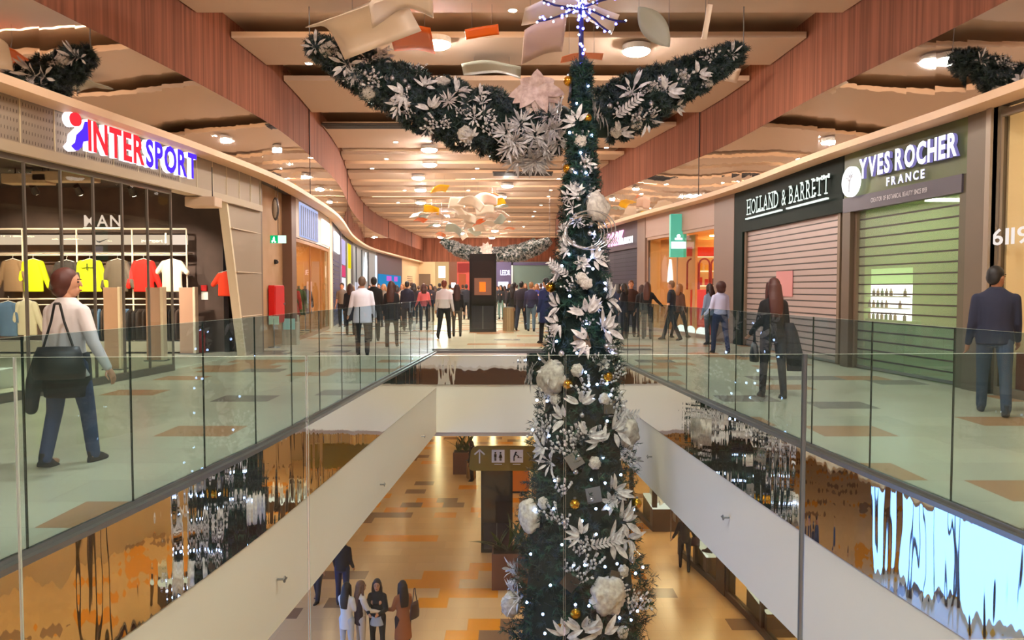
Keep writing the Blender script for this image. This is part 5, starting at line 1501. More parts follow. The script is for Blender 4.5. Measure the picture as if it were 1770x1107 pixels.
# big fabric flower and the pale flowers on the swag
t = thing('fabric_flower', 'very large pinkish white fabric leaf flower at the garland centre', 'fabric flower', on_garland(928, 172)[0] + Vector((0, -.1, 0)))
m_bigf = mat('blush_fabric', '#e0cabf', .7, var=(9, '#bfa296'))
for i in range(9):
    a = R(-20 + 27.5 * i); mb = MB(); d = Vector((math.cos(a), -.25 - .1 * (i % 2), -math.sin(a) if False else math.sin(a) * 1.0))
    d = Vector((math.cos(R(200 + 17.5 * i)) , -.25 - .12 * (i % 3), math.sin(R(200 + 17.5 * i)) * .9))
    leaf(mb, Vector((0, 0, .18)), d, Vector((0, -1, 0)), .54, .125, .15); mb.build('petal', m_bigf, t)
for i in range(5):
    d = Vector((math.cos(R(10 + 40 * i)), -.3, .45 * math.sin(R(10 + 40 * i)))); mb = MB(); leaf(mb, Vector((0, .03, .15)), d, Vector((0, -1, 0)), .36, .15, .15); mb.build('petal', m_bigf, t)
for px, py in ((567, 85), (637, 162), (765, 141), (805, 232)): 
    puff(px, py, .145, 'pale gauze flower on the left garland swag, %s' % {567: 'nearest its tip', 637: 'low near the outer part', 765: 'at the top edge', 805: 'at the bottom edge'}[px], 1, on_garland(px, py))
for px, py in ((1128, 150), (1180, 130), (1222, 145), (1065, 228), (1100, 215)):
    puff(px, py, .11, 'pale gauze flower on the right garland swag, %s' % {1128: 'upper middle', 1180: 'top edge', 1222: 'near its tip', 1065: 'beside the tree', 1100: 'lower edge'}[px], 1, on_garland(px, py))
for i in range(34):
    px = rg.uniform(560, 960) if i % 3 else rg.uniform(1050, 1250); ctrl = LC if px < 1000 else RC
    cy_ = np.interp(px, [c[0] for c in ctrl], [c[1] for c in ctrl]); hw = np.interp(px, [c[0] for c in ctrl], [c[2] for c in ctrl])
    p, _ = on_garland(px, cy_ + rg.uniform(-.8, .9) * hw)
    w_ = 'left' if px < 1000 else 'right'
    bauble(p, rg.uniform(.035, .055), bmS, 'small silver bauble on the %s garland swag' % w_, 'silver baubles on the %s garland swag' % w_)
# far swags, simple
def px_garland(label, ctrl, Y, dens, seed): 
    return garland('far', label, ctrl, Y, dens, seed=seed, mats=[mat('needle_frost', '#2c3f3c', .7), mat('needle_dark', '#0f2e26', .7), mat('needle_white', '#c9c4ba', .7), m_leafd])
px_garland('whole second garland swag far down the corridor above the black totem', [(764, 416, 3), (780, 426, 9), (802, 436, 12), (828, 441, 13), (858, 441, 12), (888, 436, 11), (910, 427, 7), (925, 416, 3)], 46, 5200, 21)
px_garland('third garland swag beside the tree, beyond the second one', [(872, 446, 4), (892, 442, 10), (915, 434, 12), (938, 424, 9), (950, 416, 4)], 38, 2500, 22)
t = thing('fabric_flower', 'pale fabric flower at the middle of the second garland swag', 'fabric flower', at_y(841, 431, 45.4))
for i in range(9):
    mb = MB(); leaf(mb, Vector((0, 0, 0)), Vector((math.cos(i * .7), -.3, math.sin(i * .7))), Vector((0, -1, 0)), .45, .13, .1); mb.build('petal', m_bigf, t)

# ================================================================== PEOPLE
m_skin = mat('skin', '#c08a6c', .6); m_skin2 = mat('skin_tan', '#96664a', .6)
m_eye = mat('eye_dark', '#1c1512', .3); m_lip = mat('lip', '#9a4a42', .5)
def cloth(c, var=None): return mat('fabric_' + c.lstrip('#'), c, .85, bump=(30, .2))
hairm = lambda c: mat('hair_' + c.lstrip('#'), c, .55, bump=(60, .5))
def fk(o, L, pitch, out, side, yaw=0):
    """direction of a limb hanging down: pitch swings it forward, out spreads it sideways"""
    return Vector((side * math.sin(R(out)) * L, math.sin(R(pitch)) * math.cos(R(out)) * L, -math.cos(R(pitch)) * math.cos(R(out)) * L)) + o
def person(p, yaw, label, H=1.72, female=False, top='#333333', hem=.86, sleeve=1.0, flare=0.0, bottom='#1c1c22', legs=(0, 0), knees=(4, 4), skirt=None, hair=('short', '#20150f'),
           arms=((4, 8, 10), (4, 8, 10)), shoes='#15120f', head=0, detail=0, skin=None, scarf=None, lean=0, spread=4, group=None, openvest=None, face=True, wide=1.0):
    t = thing('person', label, 'person', p, R(yaw), group)
    s = H / 1.75; sk = skin or m_skin
    vox = (.007 if detail == 2 else .014 if detail == 1 else .022)
    w = (.88 if female else 1.0) * wide
    hipw = .10 if female else .095
    def bake(mb, nm, m, v, parent=t, it=4):
        o = mb.build(nm, m, parent, scale=s)
        r = o.modifiers.new('r', 'REMESH'); r.mode = 'VOXEL'; r.voxel_size = v; r.use_smooth_shade = True
        q = o.modifiers.new('s', 'SMOOTH'); q.factor = .5; q.iterations = it
        BAKE.append(o); return o
    # legs
    hipz = .92; foot = []
    J = []
    for k, sd in enumerate((-1, 1)):
        hp = Vector((sd * hipw, 0, hipz)); kn = fk(hp, .44, legs[k], spread * .4, sd); an = fk(kn, .42, legs[k] - knees[k], 0, sd)
        J.append((hp, kn, an))
    dz = .075 - min(j[2].z for j in J)
    J = [tuple(Vector((q.x, q.y, q.z + dz)) for q in j) for j in J]; up = dz
    Z = lambda z: z + up
    th = Matrix.Translation((0, 0, Z(.95))) @ rot('X', R(-lean)) @ Matrix.Translation((0, 0, -Z(.95)))
    body = MB()
    for hp, kn, an in J:
        body.limb([hp, hp.lerp(kn, .5), kn, kn.lerp(an, .35), an], [.088, .074, .054, .052, .036])
        body.limb([an + Vector((0, -.02, -.02)), an + Vector((0, .12, -.045))], [.036, .028])
    tor = [(0, 0, Z(.84), .14 * w, .085), (0, 0, Z(.93), .165 * w, .105), (0, 0, Z(1.07), .130 * w, .092), (0, .0, Z(1.22), .150 * w, .105), (0, 0, Z(1.34), .165 * w, .105), (0, 0, Z(1.42), .160 * w, .085), (0, 0, Z(1.455), .125 * w, .07), (0, 0, Z(1.49), .07 * w, .055)]
    body.loft(tor, 16, th)
    if female: body.ell(th @ Vector((-.07, .085, Z(1.27))), .06, 10, 6); body.ell(th @ Vector((.07, .085, Z(1.27))), .06, 10, 6)
    nk = th @ Vector((0, .01, Z(1.50))); hc = th @ Vector((0, .02, Z(1.635)))
    body.limb([th @ Vector((0, -.005, Z(1.44))), nk, hc + Vector((0, 0, -.06))], [.06, .050 if female else .056, .05])
    hr = Matrix.Translation(hc) @ rot('Z', R(head)) @ Matrix.Diagonal((1.07, 1.07, 1.05, 1))
    body.ell((0, 0, 0), (.074, .092, .112), 16, 12, hr @ T(0, 0, .01)); body.ell((0, 0, 0), (.052, .062, .06), 12, 8, hr @ T(0, .03, -.06))
    body.limb([hr @ Vector((0, .09, .02)), hr @ Vector((0, .104, -.018))], [.009, .0125], 8)
    for sd in (-1, 1): body.ell((0, 0, 0), (.012, .02, .032), 8, 6, hr @ T(sd * .076, -.005, -.005))
    # arms
    A = []
    for k, sd in enumerate((-1, 1)):
        pt, ou, el = arms[k][:3]; inn = arms[k][3] if len(arms[k]) > 3 else 0
        sh_ = th @ Vector((sd * .170 * w, 0, Z(1.385))); eb = fk(sh_, .29, pt, ou, sd)
        d2 = Vector((sd * math.sin(R(ou - inn)), math.sin(R(pt + el)) * math.cos(R(ou - inn)), -math.cos(R(pt + el)) * math.cos(R(ou - inn))))
        wr = eb + d2 * .255
        A.append((sh_, eb, wr, d2))
        body.limb([sh_, sh_.lerp(eb, .5), eb, eb.lerp(wr, .4), wr], [.058, .048, .040, .038, .026])
        if detail:
            fwd = d2.normalized(); lat = fwd.cross(Vector((sd, 0, .01))).normalized(); nrm = lat.cross(fwd)
            pc = wr + fwd * .05
            body.limb([wr, pc, wr + fwd * .085], [.024, .030, .030], 8)
            for fi in range(4):
                b0 = wr + fwd * .088 + lat * (.026 - .0175 * fi); L_ = (.072, .08, .074, .058)[fi]
                c1 = b0 + (fwd * .95 - nrm * .25 * sd) * L_ * .5; c2 = c1 + (fwd * .75 - nrm * .6 * sd) * L_ * .5
                body.limb([b0, c1, c2], [.0095, .0088, .0078], 6)
            b0 = wr + fwd * .03 + lat * .03; body.limb([b0, b0 + (fwd * .6 + lat * .7) * .045, b0 + (fwd * .95 + lat * .35) * .075], [.012, .010, .0085], 6)
        else:
            body.limb([wr, wr + d2 * .09, wr + d2 * .15], [.024, .034, .022], 8)
    bake(body, 'body', sk, vox if detail != 2 else .0062, it=2 if detail == 2 else 3)
    # face
    if face:
        for sd in (-1, 1):
            mb = MB(); mb.ell(hr @ Vector((sd * .030, .086, .012)) * 1.0, (.014, .008, .008), 8, 6); mb.build('eye', m_eye, t, True, scale=s)
            mb = MB(); mb.ell(hr @ Vector((sd * .030, .088, .036)), (.020, .006, .005), 8, 5); mb.build('eyebrow', hairm(hair[1]), t, True, scale=s)
        mb = MB(); mb.ell(hr @ Vector((0, .092, -.058)), (.026, .008, .008), 8, 6); mb.build('mouth', m_lip, t, True, scale=s)
    g = .016
    # trousers
    if bottom:
        mb = MB(); fit = 1.0 if not female else (.98 if wide > 1.05 else .88)
        for hp, kn, an in J:
            mb.limb([hp, hp.lerp(kn, .5), kn, kn.lerp(an, .5), an + Vector((0, 0, .0))], [.10, .088 * (fit * .5 + .5), .070 * fit, .064 * fit, .058 * fit])
        mb.loft([(0, 0, Z(.82), .15 * w, .10), (0, 0, Z(.93), .165 * w + g, .105 + g), (0, 0, Z(1.02), .14 * w + g, .092 + g)], 16)
        bake(mb, 'trousers', cloth(bottom), max(vox, .012))
    if skirt:
        c_, zlo = skirt; mb = MB(); mb.loft([(0, 0, Z(zlo), .20 * w, .16), (0, 0, Z(.93), .17 * w + g, .11 + g), (0, 0, Z(1.06), .135 * w + g, .10)], 18); bake(mb, 'skirt', cloth(c_), .014)
    # shoes
    for k, (hp, kn, an) in enumerate(J):
        pitch_ = legs[k] - knees[k]
        Mx = Matrix.Translation(an) @ rot('X', R(min(0, pitch_) * .8)) 
        mb = MB(); mb.loft([(0, .05, -.075, .042, .125), (0, .05, -.05, .045, .13), (0, .03, -.015, .04, .09), (0, -.01, .02, .045, .052), (0, -.012, .05, .046, .048)], 12, Mx)
        bake(mb, 'shoe', cloth(shoes), max(vox, .010))
    # top
    mb = MB()
    hz_ = Z(hem)
    rings = [(0, -.005, hz_, (.165 + flare) * w + g, .115 + flare * .8 + g)]
    for z, rx, ry in ((.93, .165, .112), (1.07, .145, .105), (1.22, .158, .115), (1.34, .172, .112), (1.41, .170, .094), (1.45, .138, .08), (1.48, .09, .068), (1.51, .066, .06)):
        if z > hem + .03: rings.append((0, 0, Z(z), rx * w + g + flare * max(0, (1.15 - z)), ry + g * .7 + flare * max(0, (1.15 - z))))
    mb.loft(rings, 18, th)
    if female: mb.ell(th @ Vector((0, .09, Z(1.27))), (.13, .065, .07), 12, 8)
    for sh_, eb, wr, d2 in A:
        if sleeve >= .9: mb.limb([sh_, sh_.lerp(eb, .5), eb, eb.lerp(wr, .5), wr], [.066, .062, .054, .048, .040])
        elif sleeve > .6: mb.limb([sh_, sh_.lerp(eb, .5), eb, eb.lerp(wr, .45)], [.078, .066, .058, .054])
        elif sleeve > 0: mb.limb([sh_, sh_.lerp(eb, .5), sh_.lerp(eb, .8)], [.076, .068, .064])
    bake(mb, 'top', cloth(top), max(vox, .011))
    if openvest:
        mb = MB(); mb.loft([(0, -.03, Z(.8), .20 * w, .11), (0, -.03, Z(1.1), .175 * w, .11), (0, -.02, Z(1.4), .19 * w, .10)], 16, th); bake(mb, 'vest', cloth(openvest), .014)
    if scarf:
        mb = MB(); mb.ell(th @ Vector((0, .01, Z(1.49))), (.10, .09, .045), 14, 8); bake(mb, 'scarf', cloth(scarf), .012)
    # hair
    st_, hcx = hair
    if st_ != 'bald':
        mb = MB(); Hx = hr
        mb.ell((0, 0, 0), (.083, .096, .098), 16, 12, Hx @ T(0, -.016, .042))
        if st_ == 'short':
            mb.ell((0, 0, 0), (.078, .06, .085), 14, 10, Hx @ T(0, -.05, .0))
        elif st_ == 'cropped_bob':
            mb.ell((0, 0, 0), (.10, .10, .115), 16, 12, Hx @ T(0, -.03, .02)); mb.ell((0, 0, 0), (.085, .07, .07), 12, 8, Hx @ T(0, -.045, -.06))
        elif st_ == 'curly':
            mb.ell((0, 0, 0), (.125, .115, .125), 16, 12, Hx @ T(0, -.04, .02)); mb.ell((0, 0, 0), (.11, .09, .09), 12, 8, Hx @ T(0, -.05, -.07))
        elif st_ == 'bun':
            mb.ell((0, 0, 0), (.078, .06, .085), 14, 10, Hx @ T(0, -.05, .0)); mb.ell((0, 0, 0), .05, 10, 8, Hx @ T(0, -.12, .06))
        elif st_ in ('long', 'shoulder'):
            Ld = .42 if st_ == 'long' else .24
            mb.loft([(0, -.115, -Ld, .085, .03), (0, -.11, -Ld * .7, .10, .045), (0, -.095, -Ld * .4, .105, .055), (0, -.06, -.06, .098, .07), (0, -.04, .04, .09, .08)], 16, Hx)
            for sd in (-1, 1): mb.limb([Hx @ Vector((sd * .07, .02, .05)), Hx @ Vector((sd * .085, .005, -.06)), Hx @ Vector((sd * .095, -.0, -Ld * .62))], [.03, .032, .024], 8)
        o = bake(mb, 'hair', hairm(hcx), max(.009, vox * .8), it=3)
    return t
def PX(px, py, z=0): return at_z(px, py, z)

def bag(p, rz, m, label, w=.36, h=.24, d=.14, strap=.5, nm='handbag'):
    t = thing(nm, label, 'bag', p, rz)
    mb = MB(); mb.loft([(0, 0, 0, w * .5, d * .5), (0, 0, h * .3, w * .52, d * .55), (0, 0, h * .8, w * .45, d * .38), (0, 0, h, w * .40, d * .22)], 18); mb.build('pouch', m, t, smooth=True)
    MB().path([(-w * .30, 0, h * .9), (-w * .12, 0, h + strap * .6), (-.02, 0, h + strap), (.02, 0, h + strap), (w * .12, 0, h + strap * .6), (w * .30, 0, h * .9)], .011, 6).build('strap', m, t)
    return t

# -- the three nearest
pw = PX(122, 803)
person(pw, -14, 'person in white sweater and jeans with short brown hair, walking away at far left', 1.70, True, top='#c9c2c0', hem=.80, bottom='#2b3f63', legs=(-6, 12), knees=(10, 4), hair=('cropped_bob', '#4a1f14'),
       arms=((4, 12, 12), (2, 20, 14)), head=-62, detail=2, flare=.03, wide=1.12)
p = pw + Vector((.10, -.30, .79)); bag(p, R(12), mat('bag_black', '#14181a', .45, bump=(12, .3)), 'black quilted shoulder bag carried by the person in the white sweater', .40, .27, .18, .36)
t = thing('jacket', 'dark green black jacket draped round the waist of the person in the white sweater', 'jacket', pw)
mb = MB(); n = 20
mb.loft([(-.02, .0, .60, .185, .14), (0, 0, .75, .195, .155), (0, 0, .92, .19, .145), (0, 0, .99, .175, .135)], 22)
mb.limb([(-.20, -.06, .98), (-.25, -.08, .75), (-.30, -.05, .50)], [.05, .065, .055], 10)
o = mb.build('cloth', mat('fabric_blackgreen', '#1b2428', .85, bump=(8, .6)), t); r_ = o.modifiers.new('r', 'REMESH'); r_.mode = 'VOXEL'; r_.voxel_size = .012; r_.use_smooth_shade = True
q = o.modifiers.new('s', 'SMOOTH'); q.iterations = 6; BAKE.append(o)

pw = PX(1335, 688)
person(pw, 4, 'person in black jacket with very long brown hair walking away on the right walkway', 1.66, True, top='#131114', hem=.90, flare=.02, bottom='#20202a', legs=(8, -6), knees=(2, 6), hair=('long', '#43201a'),
       arms=((10, 10, 40), (6, 12, 20)), detail=1, shoes='#1a1613')
t = thing('coat', 'dark grey coat hanging over the arm of the long haired person', 'coat', pw + Vector((.27, 0, .38)))
mb = MB(); mb.loft([(.06, 0, 0, .13, .05), (.03, 0, .25, .12, .07), (-.02, 0, .55, .09, .08), (-.05, 0, .68, .06, .07)], 14); mb.build('cloth', mat('coat_grey', '#26262c', .8), t, smooth=True)
bag(pw + Vector((-.27, -.02, .52)), R(80), mat('bag_black', '#14181a', .45), 'black handbag held by the long haired person in the black jacket', .30, .26, .12, .2)

person(PX(1716, 716), -28, 'person in navy jacket with short dark hair standing at the right, head turned right', 1.80, False, top='#1a2036', hem=.84, bottom='#39455a', legs=(14, -14), knees=(3, 8), hair=('short', '#120f10'),
       arms=((0, 8, 14), (6, 6, 30)), head=-42, detail=1, shoes='#2b2f3a', skin=m_skin2, wide=1.12, scarf='#171c30')

# -- white shirts and the crowd: (px, py_feet, height, yaw, kwargs, label)
C = [
 (627, 614, 1.78, 8, dict(top='#dcd8e4', hem=.72, flare=.02, bottom='#17151a', hair=('short', '#5c4638'), arms=((8, 14, 30), (4, 10, 8)), legs=(6, -8), wide=1.1), 'person in loose white long sleeved shirt and black trousers walking away on the left walkway'),
 (592, 565, 1.72, 175, dict(top='#6a625c', hem=.9, bottom='#1b1a1e', hair=('short', '#2a1a12'), sleeve=.4), 'person in grey top facing the camera by the clothes shop'),
 (606, 580, 1.66, 10, dict(female=True, top='#1b1a22', hem=.5, flare=.06, bottom='#1b1a22', hair=('shoulder', '#3a1c12')), 'person in dark coat half hidden left of the white shirt'),
 (647, 590, 1.84, 12, dict(top='#0e0d10', hem=.7, bottom='#121214', hair=('short', '#0d0b0b'), legs=(-8, 10)), 'tall person all in black just right of the white shirt'),
 (677, 600, 1.70, -6, dict(female=True, top='#121015', hem=.66, flare=.05, bottom='#191922', hair=('long', '#3c1a12'), legs=(-4, 10)), 'person in black coat with long dark red hair on the left walkway'),
 (664, 566, 1.68, 160, dict(female=True, top='#8a7e74', hem=.85, bottom='#20222a', hair=('shoulder', '#a87c54')), 'blonde person facing the camera behind the black coats'),
 (697, 566, 1.70, 150, dict(female=True, top='#e2dcd6', hem=.85, bottom='#22222a', hair=('shoulder', '#94683e')), 'person with light hair and white scarf beside the long red hair'),
 (704, 572, 1.76, 0, dict(top='#1c1c30', hem=.8, bottom='#17171f', hair=('short', '#17110e')), 'person in dark navy jacket left of the pink top'),
 (716, 560, 1.72, 20, dict(female=True, top='#201820', hem=.8, bottom='#17171f', hair=('shoulder', '#1e120e')), 'dark haired person in plum jacket left of the pink top'),
 (733, 571, 1.68, 12, dict(female=True, top='#d6686c', hem=.9, bottom='#2a2c36', hair=('shoulder', '#401d14'), arms=((10, 14, 40), (10, 14, 40))), 'person in coral pink top with shoulder length brown hair'),
 (745, 556, 1.70, 160, dict(female=True, top='#2a1f28', hem=.8, bottom='#20202a', hair=('shoulder', '#24140f')), 'dark haired person just behind the coral pink top'),
 (768, 586, 1.78, -8, dict(top='#d9cfd6', hem=.92, bottom='#14161e', hair=('short', '#6a2c1a'), legs=(-16, 16), knees=(18, 4), arms=((16, 12, 10), (-12, 12, 10)), wide=1.08), 'person in pale dress shirt and dark trousers striding away left of the totem'),
 (790, 582, 1.64, 4, dict(female=True, top='#16161e', hem=.86, bottom='#4a4440', hair=('long', '#3a1a18')), 'person in dark jacket and grey trousers left of the totem'),
 (806, 552, 1.70, 10, dict(top='#22242e', hem=.84, bottom='#1b1d26', hair=('short', '#15100e')), 'person in dark clothes partly behind the totem at its left'),
 (778, 548, 1.70, 20, dict(top='#d0ccc8', hem=.84, bottom='#33333b', hair=('short', '#15100e')), 'person in light top far behind the pale dress shirt'),
 (866, 552, 1.66, 150, dict(female=True, top='#1c1c20', hem=.84, bottom='#6f8a86', hair=('shoulder', '#15100e')), 'person in black top right beside the totem at its right'),
 (886, 567, 1.68, 6, dict(female=True, top='#121216', hem=.74, bottom='#171922', hair=('long', '#190e0c')), 'person in black coat behind the litter bin'),
 (889, 556, 1.78, 10, dict(top='#e2ddd8', hem=.84, bottom='#1c1f2c', hair=('short', '#15100e')), 'person in white shirt beyond the litter bin'),
 (901, 571, 1.80, -14, dict(top='#221b26', hem=.82, bottom='#1a2036', hair=('short', '#120e0e'), legs=(-18, 20), knees=(10, 4), wide=1.1), 'person in dark jacket striding away right of the litter bin'),
 (918, 573, 1.74, -4, dict(top='#2a2848', hem=.84, bottom='#54667a', hair=('short', '#8c6440'), legs=(12, -12)), 'fair haired person in navy top and blue jeans beyond the litter bin'),
 (928, 560, 1.70, 160, dict(female=True, top='#3a3c88', hem=.84, bottom='#7488a0', hair=('shoulder', '#a07048')), 'blonde person in bright blue jacket among the crowd'),
 (944, 594, 1.80, 40, dict(top='#1a2350', hem=.55, flare=.04, bottom='#15141a', hair=('short', '#0f1016'), legs=(8, -4)), 'person in long blue coat with dark hair next to the tree'),
 (1078, 586, 1.66, 60, dict(female=True, top='#191418', hem=.8, bottom='#17171f', hair=('shoulder', '#190e0c')), 'dark haired person in black seen in profile right of the tree'),
 (1090, 582, 1.76, 175, dict(top='#3a1f18', hem=.8, bottom='#1d1c22', hair=('short', '#5c3018')), 'person with reddish hair facing the camera right of the tree'),
 (1118, 586, 1.70, -20, dict(female=True, top='#121014', hem=.78, bottom='#24222a', hair=('long', '#4a2418'), arms=((4, 8, 10), (30, 30, 20))), 'person in black with long brown hair reaching one arm out'),
 (1109, 583, 1.62, 10, dict(female=True, top='#1a171c', hem=.7, bottom='#3a3034', hair=('shoulder', '#38190f')), 'shorter person in black beside the reaching person'),
 (1160, 588, 1.78, 62, dict(top='#1a2232', hem=.86, sleeve=.4, bottom='#1e242e', hair=('short', '#7a5a40'), legs=(-16, 20), knees=(8, 4)), 'person in dark navy t-shirt walking in profile before the amber shop'),
 (1174, 584, 1.68, -60, dict(female=True, top='#5a3c30', hem=.84, bottom='#4a4440', hair=('shoulder', '#8a5a34'), legs=(-14, 18)), 'person in brown patterned top behind the navy t-shirt'),
 (1189, 566, 1.66, 30, dict(top='#b8241c', hem=.84, bottom='#3a1c18', hair=('short', '#20120c')), 'person in red top before the amber shop window'),
 (1143, 560, 1.60, 170, dict(female=True, top='#8a5a4c', hem=.84, bottom='#5a3c30', hair=('shoulder', '#4a2418')), 'small person in brown seen through the amber shop window'),
 (1244, 611, 1.68, 14, dict(female=True, top='#aeb0d0', hem=.95, bottom='#1d2b52', hair=('curly', '#3a1712'), arms=((6, 14, 45), (8, 12, 10)), legs=(10, -12), wide=1.1), 'person in pale lilac sweater with bushy dark red hair'),
 (1226, 596, 1.64, 30, dict(female=True, top='#6f7f9a', hem=.84, bottom='#2a3040', hair=('shoulder', '#2a120c')), 'dark haired person just behind the lilac sweater'),
]
for px, py, H, yaw, kw, lb in C:
    p = PX(px, py); kw = dict(kw); kw.setdefault('detail', 0)
    if p.y > 24: kw['face'] = kw.get('face', yaw > 40)
    person(p, yaw, lb, H, **kw)
# far crowd behind, each somebody
fc_ = random.Random(31)
cx_ = [(610, 556), (622, 552), (640, 553), (655, 550), (672, 548), (686, 552), (712, 548), (724, 547), (752, 549), (760, 546), (800, 543), (860, 545), (872, 542), (880, 540), (893, 545), (908, 547), (922, 543), (935, 548), (950, 556), (1070, 565), (738, 542), (702, 543)]
for k, (px, py) in enumerate(cx_):
    fem = fc_.random() < .5
    col = fc_.choice(['#1a1a22', '#22202a', '#3a2a2a', '#1c2440', '#2b2b2f', '#6a3038', '#7c7c80', '#40383a'])
    cn = {'#1a1a22': 'black', '#22202a': 'dark plum', '#3a2a2a': 'dark brown', '#1c2440': 'navy', '#2b2b2f': 'charcoal', '#6a3038': 'wine red', '#7c7c80': 'grey', '#40383a': 'brown grey'}[col]
    nearl = 'by the left shopfronts' if px < 660 else 'left of the middle' if px < 745 else 'beside the totem' if px < 890 else 'close to the tree'
    person(PX(px, py), fc_.choice((0, 10, -15, 170, 190)), 'distant person in %s in the far crowd %s' % (cn, nearl), fc_.uniform(1.6, 1.82), fem, top=col, hem=fc_.uniform(.6, .86), bottom=fc_.choice(['#17171f', '#24283a', '#33333b']),
           hair=('shoulder' if fem else 'short', fc_.choice(['#1b100c', '#3a2014', '#7a5434'])), legs=(fc_.uniform(-14, 14), fc_.uniform(-14, 14)), face=False, group='far crowd %s' % nearl)

# running mannequin behind the sports shop window
mp = Vector((-8.6, 11.55, .31))
tm = person(mp, -60, 'running mannequin in dark tracksuit with pale shoulder behind the sports shop glass', 1.78, False, top='#3a2720', hem=.85, bottom='#2e211c', legs=(42, -38), knees=(60, 35), hair=('bald', '#6a4434'), arms=((60, 12, 60), (-40, 14, 70)), shoes='#e8e0d8', face=False, detail=1, skin=mat('mannequin_bronze', '#8a5c44', .4))
tm.name = 'mannequin'; tm['category'] = 'mannequin'

# -- lower floor
L0 = Z_LOW
person(PX(592, 1120, L0) if False else at_z(600, 1140, L0), -25, 'person in white top with dark hair at the left of the group below', 1.66, True, top='#e4dfdc', hem=.72, sleeve=.5, bottom='#c9ccd6', hair=('long', '#1d100e'), arms=((20, 8, 60), (16, 10, 60)), detail=1)
person(at_z(624, 1138, L0), -60, 'person in white sleeves and dark vest with long light brown hair in the group below', 1.68, True, top='#dccfc2', hem=.82, bottom='#c4b6a8', hair=('long', '#6a4a36'), openvest='#3a2624', arms=((20, 8, 60), (24, 10, 55)), detail=1)
person(at_z(653, 1136, L0), 175, 'smiling person facing the camera in black top and pale cardigan in the group below', 1.70, True, top='#15161a', hem=.92, bottom='#141216', hair=('shoulder', '#2a1611'), arms=((14, 14, 70, 40), (14, 14, 70, 40)), detail=1, skirt=('#b6bcc2', .74), head=8, openvest='#c2ccc8')
person(at_z(697, 1138, L0), 30, 'person in rust brown coat with very long dark hair in the group below', 1.68, True, top='#9a5a34', hem=.45, flare=.05, bottom='#2a2024', hair=('long', '#22110f'), arms=((20, 10, 50), (14, 10, 40)), detail=1)
bag(at_z(697, 1138, L0) + Vector((.26, -.05, .92)), R(60), mat('bag_wine', '#3a1f1f', .5), 'dark wine coloured shoulder bag of the person in the rust coat', .3, .34, .1, .3)
person(at_z(592, 1046, L0), -5, 'person in black jacket and navy trousers standing behind the group below', 1.80, False, top='#121018', hem=.86, bottom='#1e2346', hair=('short', '#15100e'), arms=((4, 6, 30), (4, 6, 30)), detail=1, legs=(3, -3))
person(at_z(549, 1038, L0), 160, 'person in dark trousers mostly hidden by the white band below', 1.80, False, top='#1b1b20', hem=.84, bottom='#1d1e2c', hair=('short', '#15100e'), detail=1, legs=(14, -10), knees=(4, 4), spread=8)
person(at_z(880, 752, L0), 5, 'distant person walking on the lower level, only the legs showing', 1.78, False, top='#1b1b20', bottom='#221a1c', hair=('short', '#15100e'), face=False)
person(at_z(815, 832, L0), 80, 'person in black boots half hidden behind the hanging direction sign', 1.66, True, top='#17141a', hem=.6, bottom='#17141a', hair=('shoulder', '#20120c'), face=False)
person(at_z(1183, 985, L0), -10, 'person in dark jacket walking past the shoe shop on the lower level', 1.66, True, top='#332c28', hem=.86, bottom='#241c20', hair=('shoulder', '#3a2418'), arms=((4, 20, 30), (4, 20, 20)), legs=(14, -12), detail=1)
bag(at_z(1183, 985, L0) + Vector((.3, 0, .7)), R(20), mat('bag_plum', '#3a2030', .5), 'plum coloured bag carried by the person passing the shoe shop', .3, .25, .1, .2)

# ================================================================== LOWER LEVEL
def planter(p, label, w=.55, h=.95, plant='palm', seed=1):
    t = thing('planter', label + ', brown square planter', 'planter', p)
    bx_ = bev(MB().box(-w, w, -w * .6, w * .6, 0, h).build('box', mat('planter_brown', '#6e4636', .5), t), .01)
    MB().box(-w * .92, w * .92, -w * .52, w * .52, h - .02, h + .01).build('soil', mat('soil', '#2a1d16', .9), bx_)
    q = thing('potted_plant', label + ', long leaved green plant', 'plant', (p[0], p[1], p[2] + h))
    g = random.Random(seed); mbs = MB()
    for i in range(26):
        a = g.uniform(0, 2 * PI); e = g.uniform(.8, 2.6); b = Vector((g.uniform(-w * .7, w * .7), g.uniform(-w * .3, w * .3), 0))
        leaf(mbs, b, Vector((math.cos(a), math.sin(a) * .7, e)), Vector((0, 0, 1)) if e < 1.5 else Vector((math.sin(a), -math.cos(a), .2)), g.uniform(.55, .95), .055, .35)
    mbs.build('leaves', mat('plant_green', '#4c5a2a', .5, var=(4, '#2f3f1e')), q)
    return t
planter(at_z(803, 818, L0), 'farther plant box on the lower level behind the direction sign', .48, .95, seed=2)
planter(at_z(890, 1012, L0), 'nearer plant box on the lower level beside the tree', .62, .98, seed=5)
bin_(at_z(806, 820, L0) + Vector((.25, -.7, 0)), 'gold ribbed litter bin by the farther plant box on the lower level', mat('bin_gold', '#b8905a', .35, .4), .75, .2)
t = totem(at_z(859, 953, L0), 'dark blue information totem standing on the lower level', 3.1, .96)
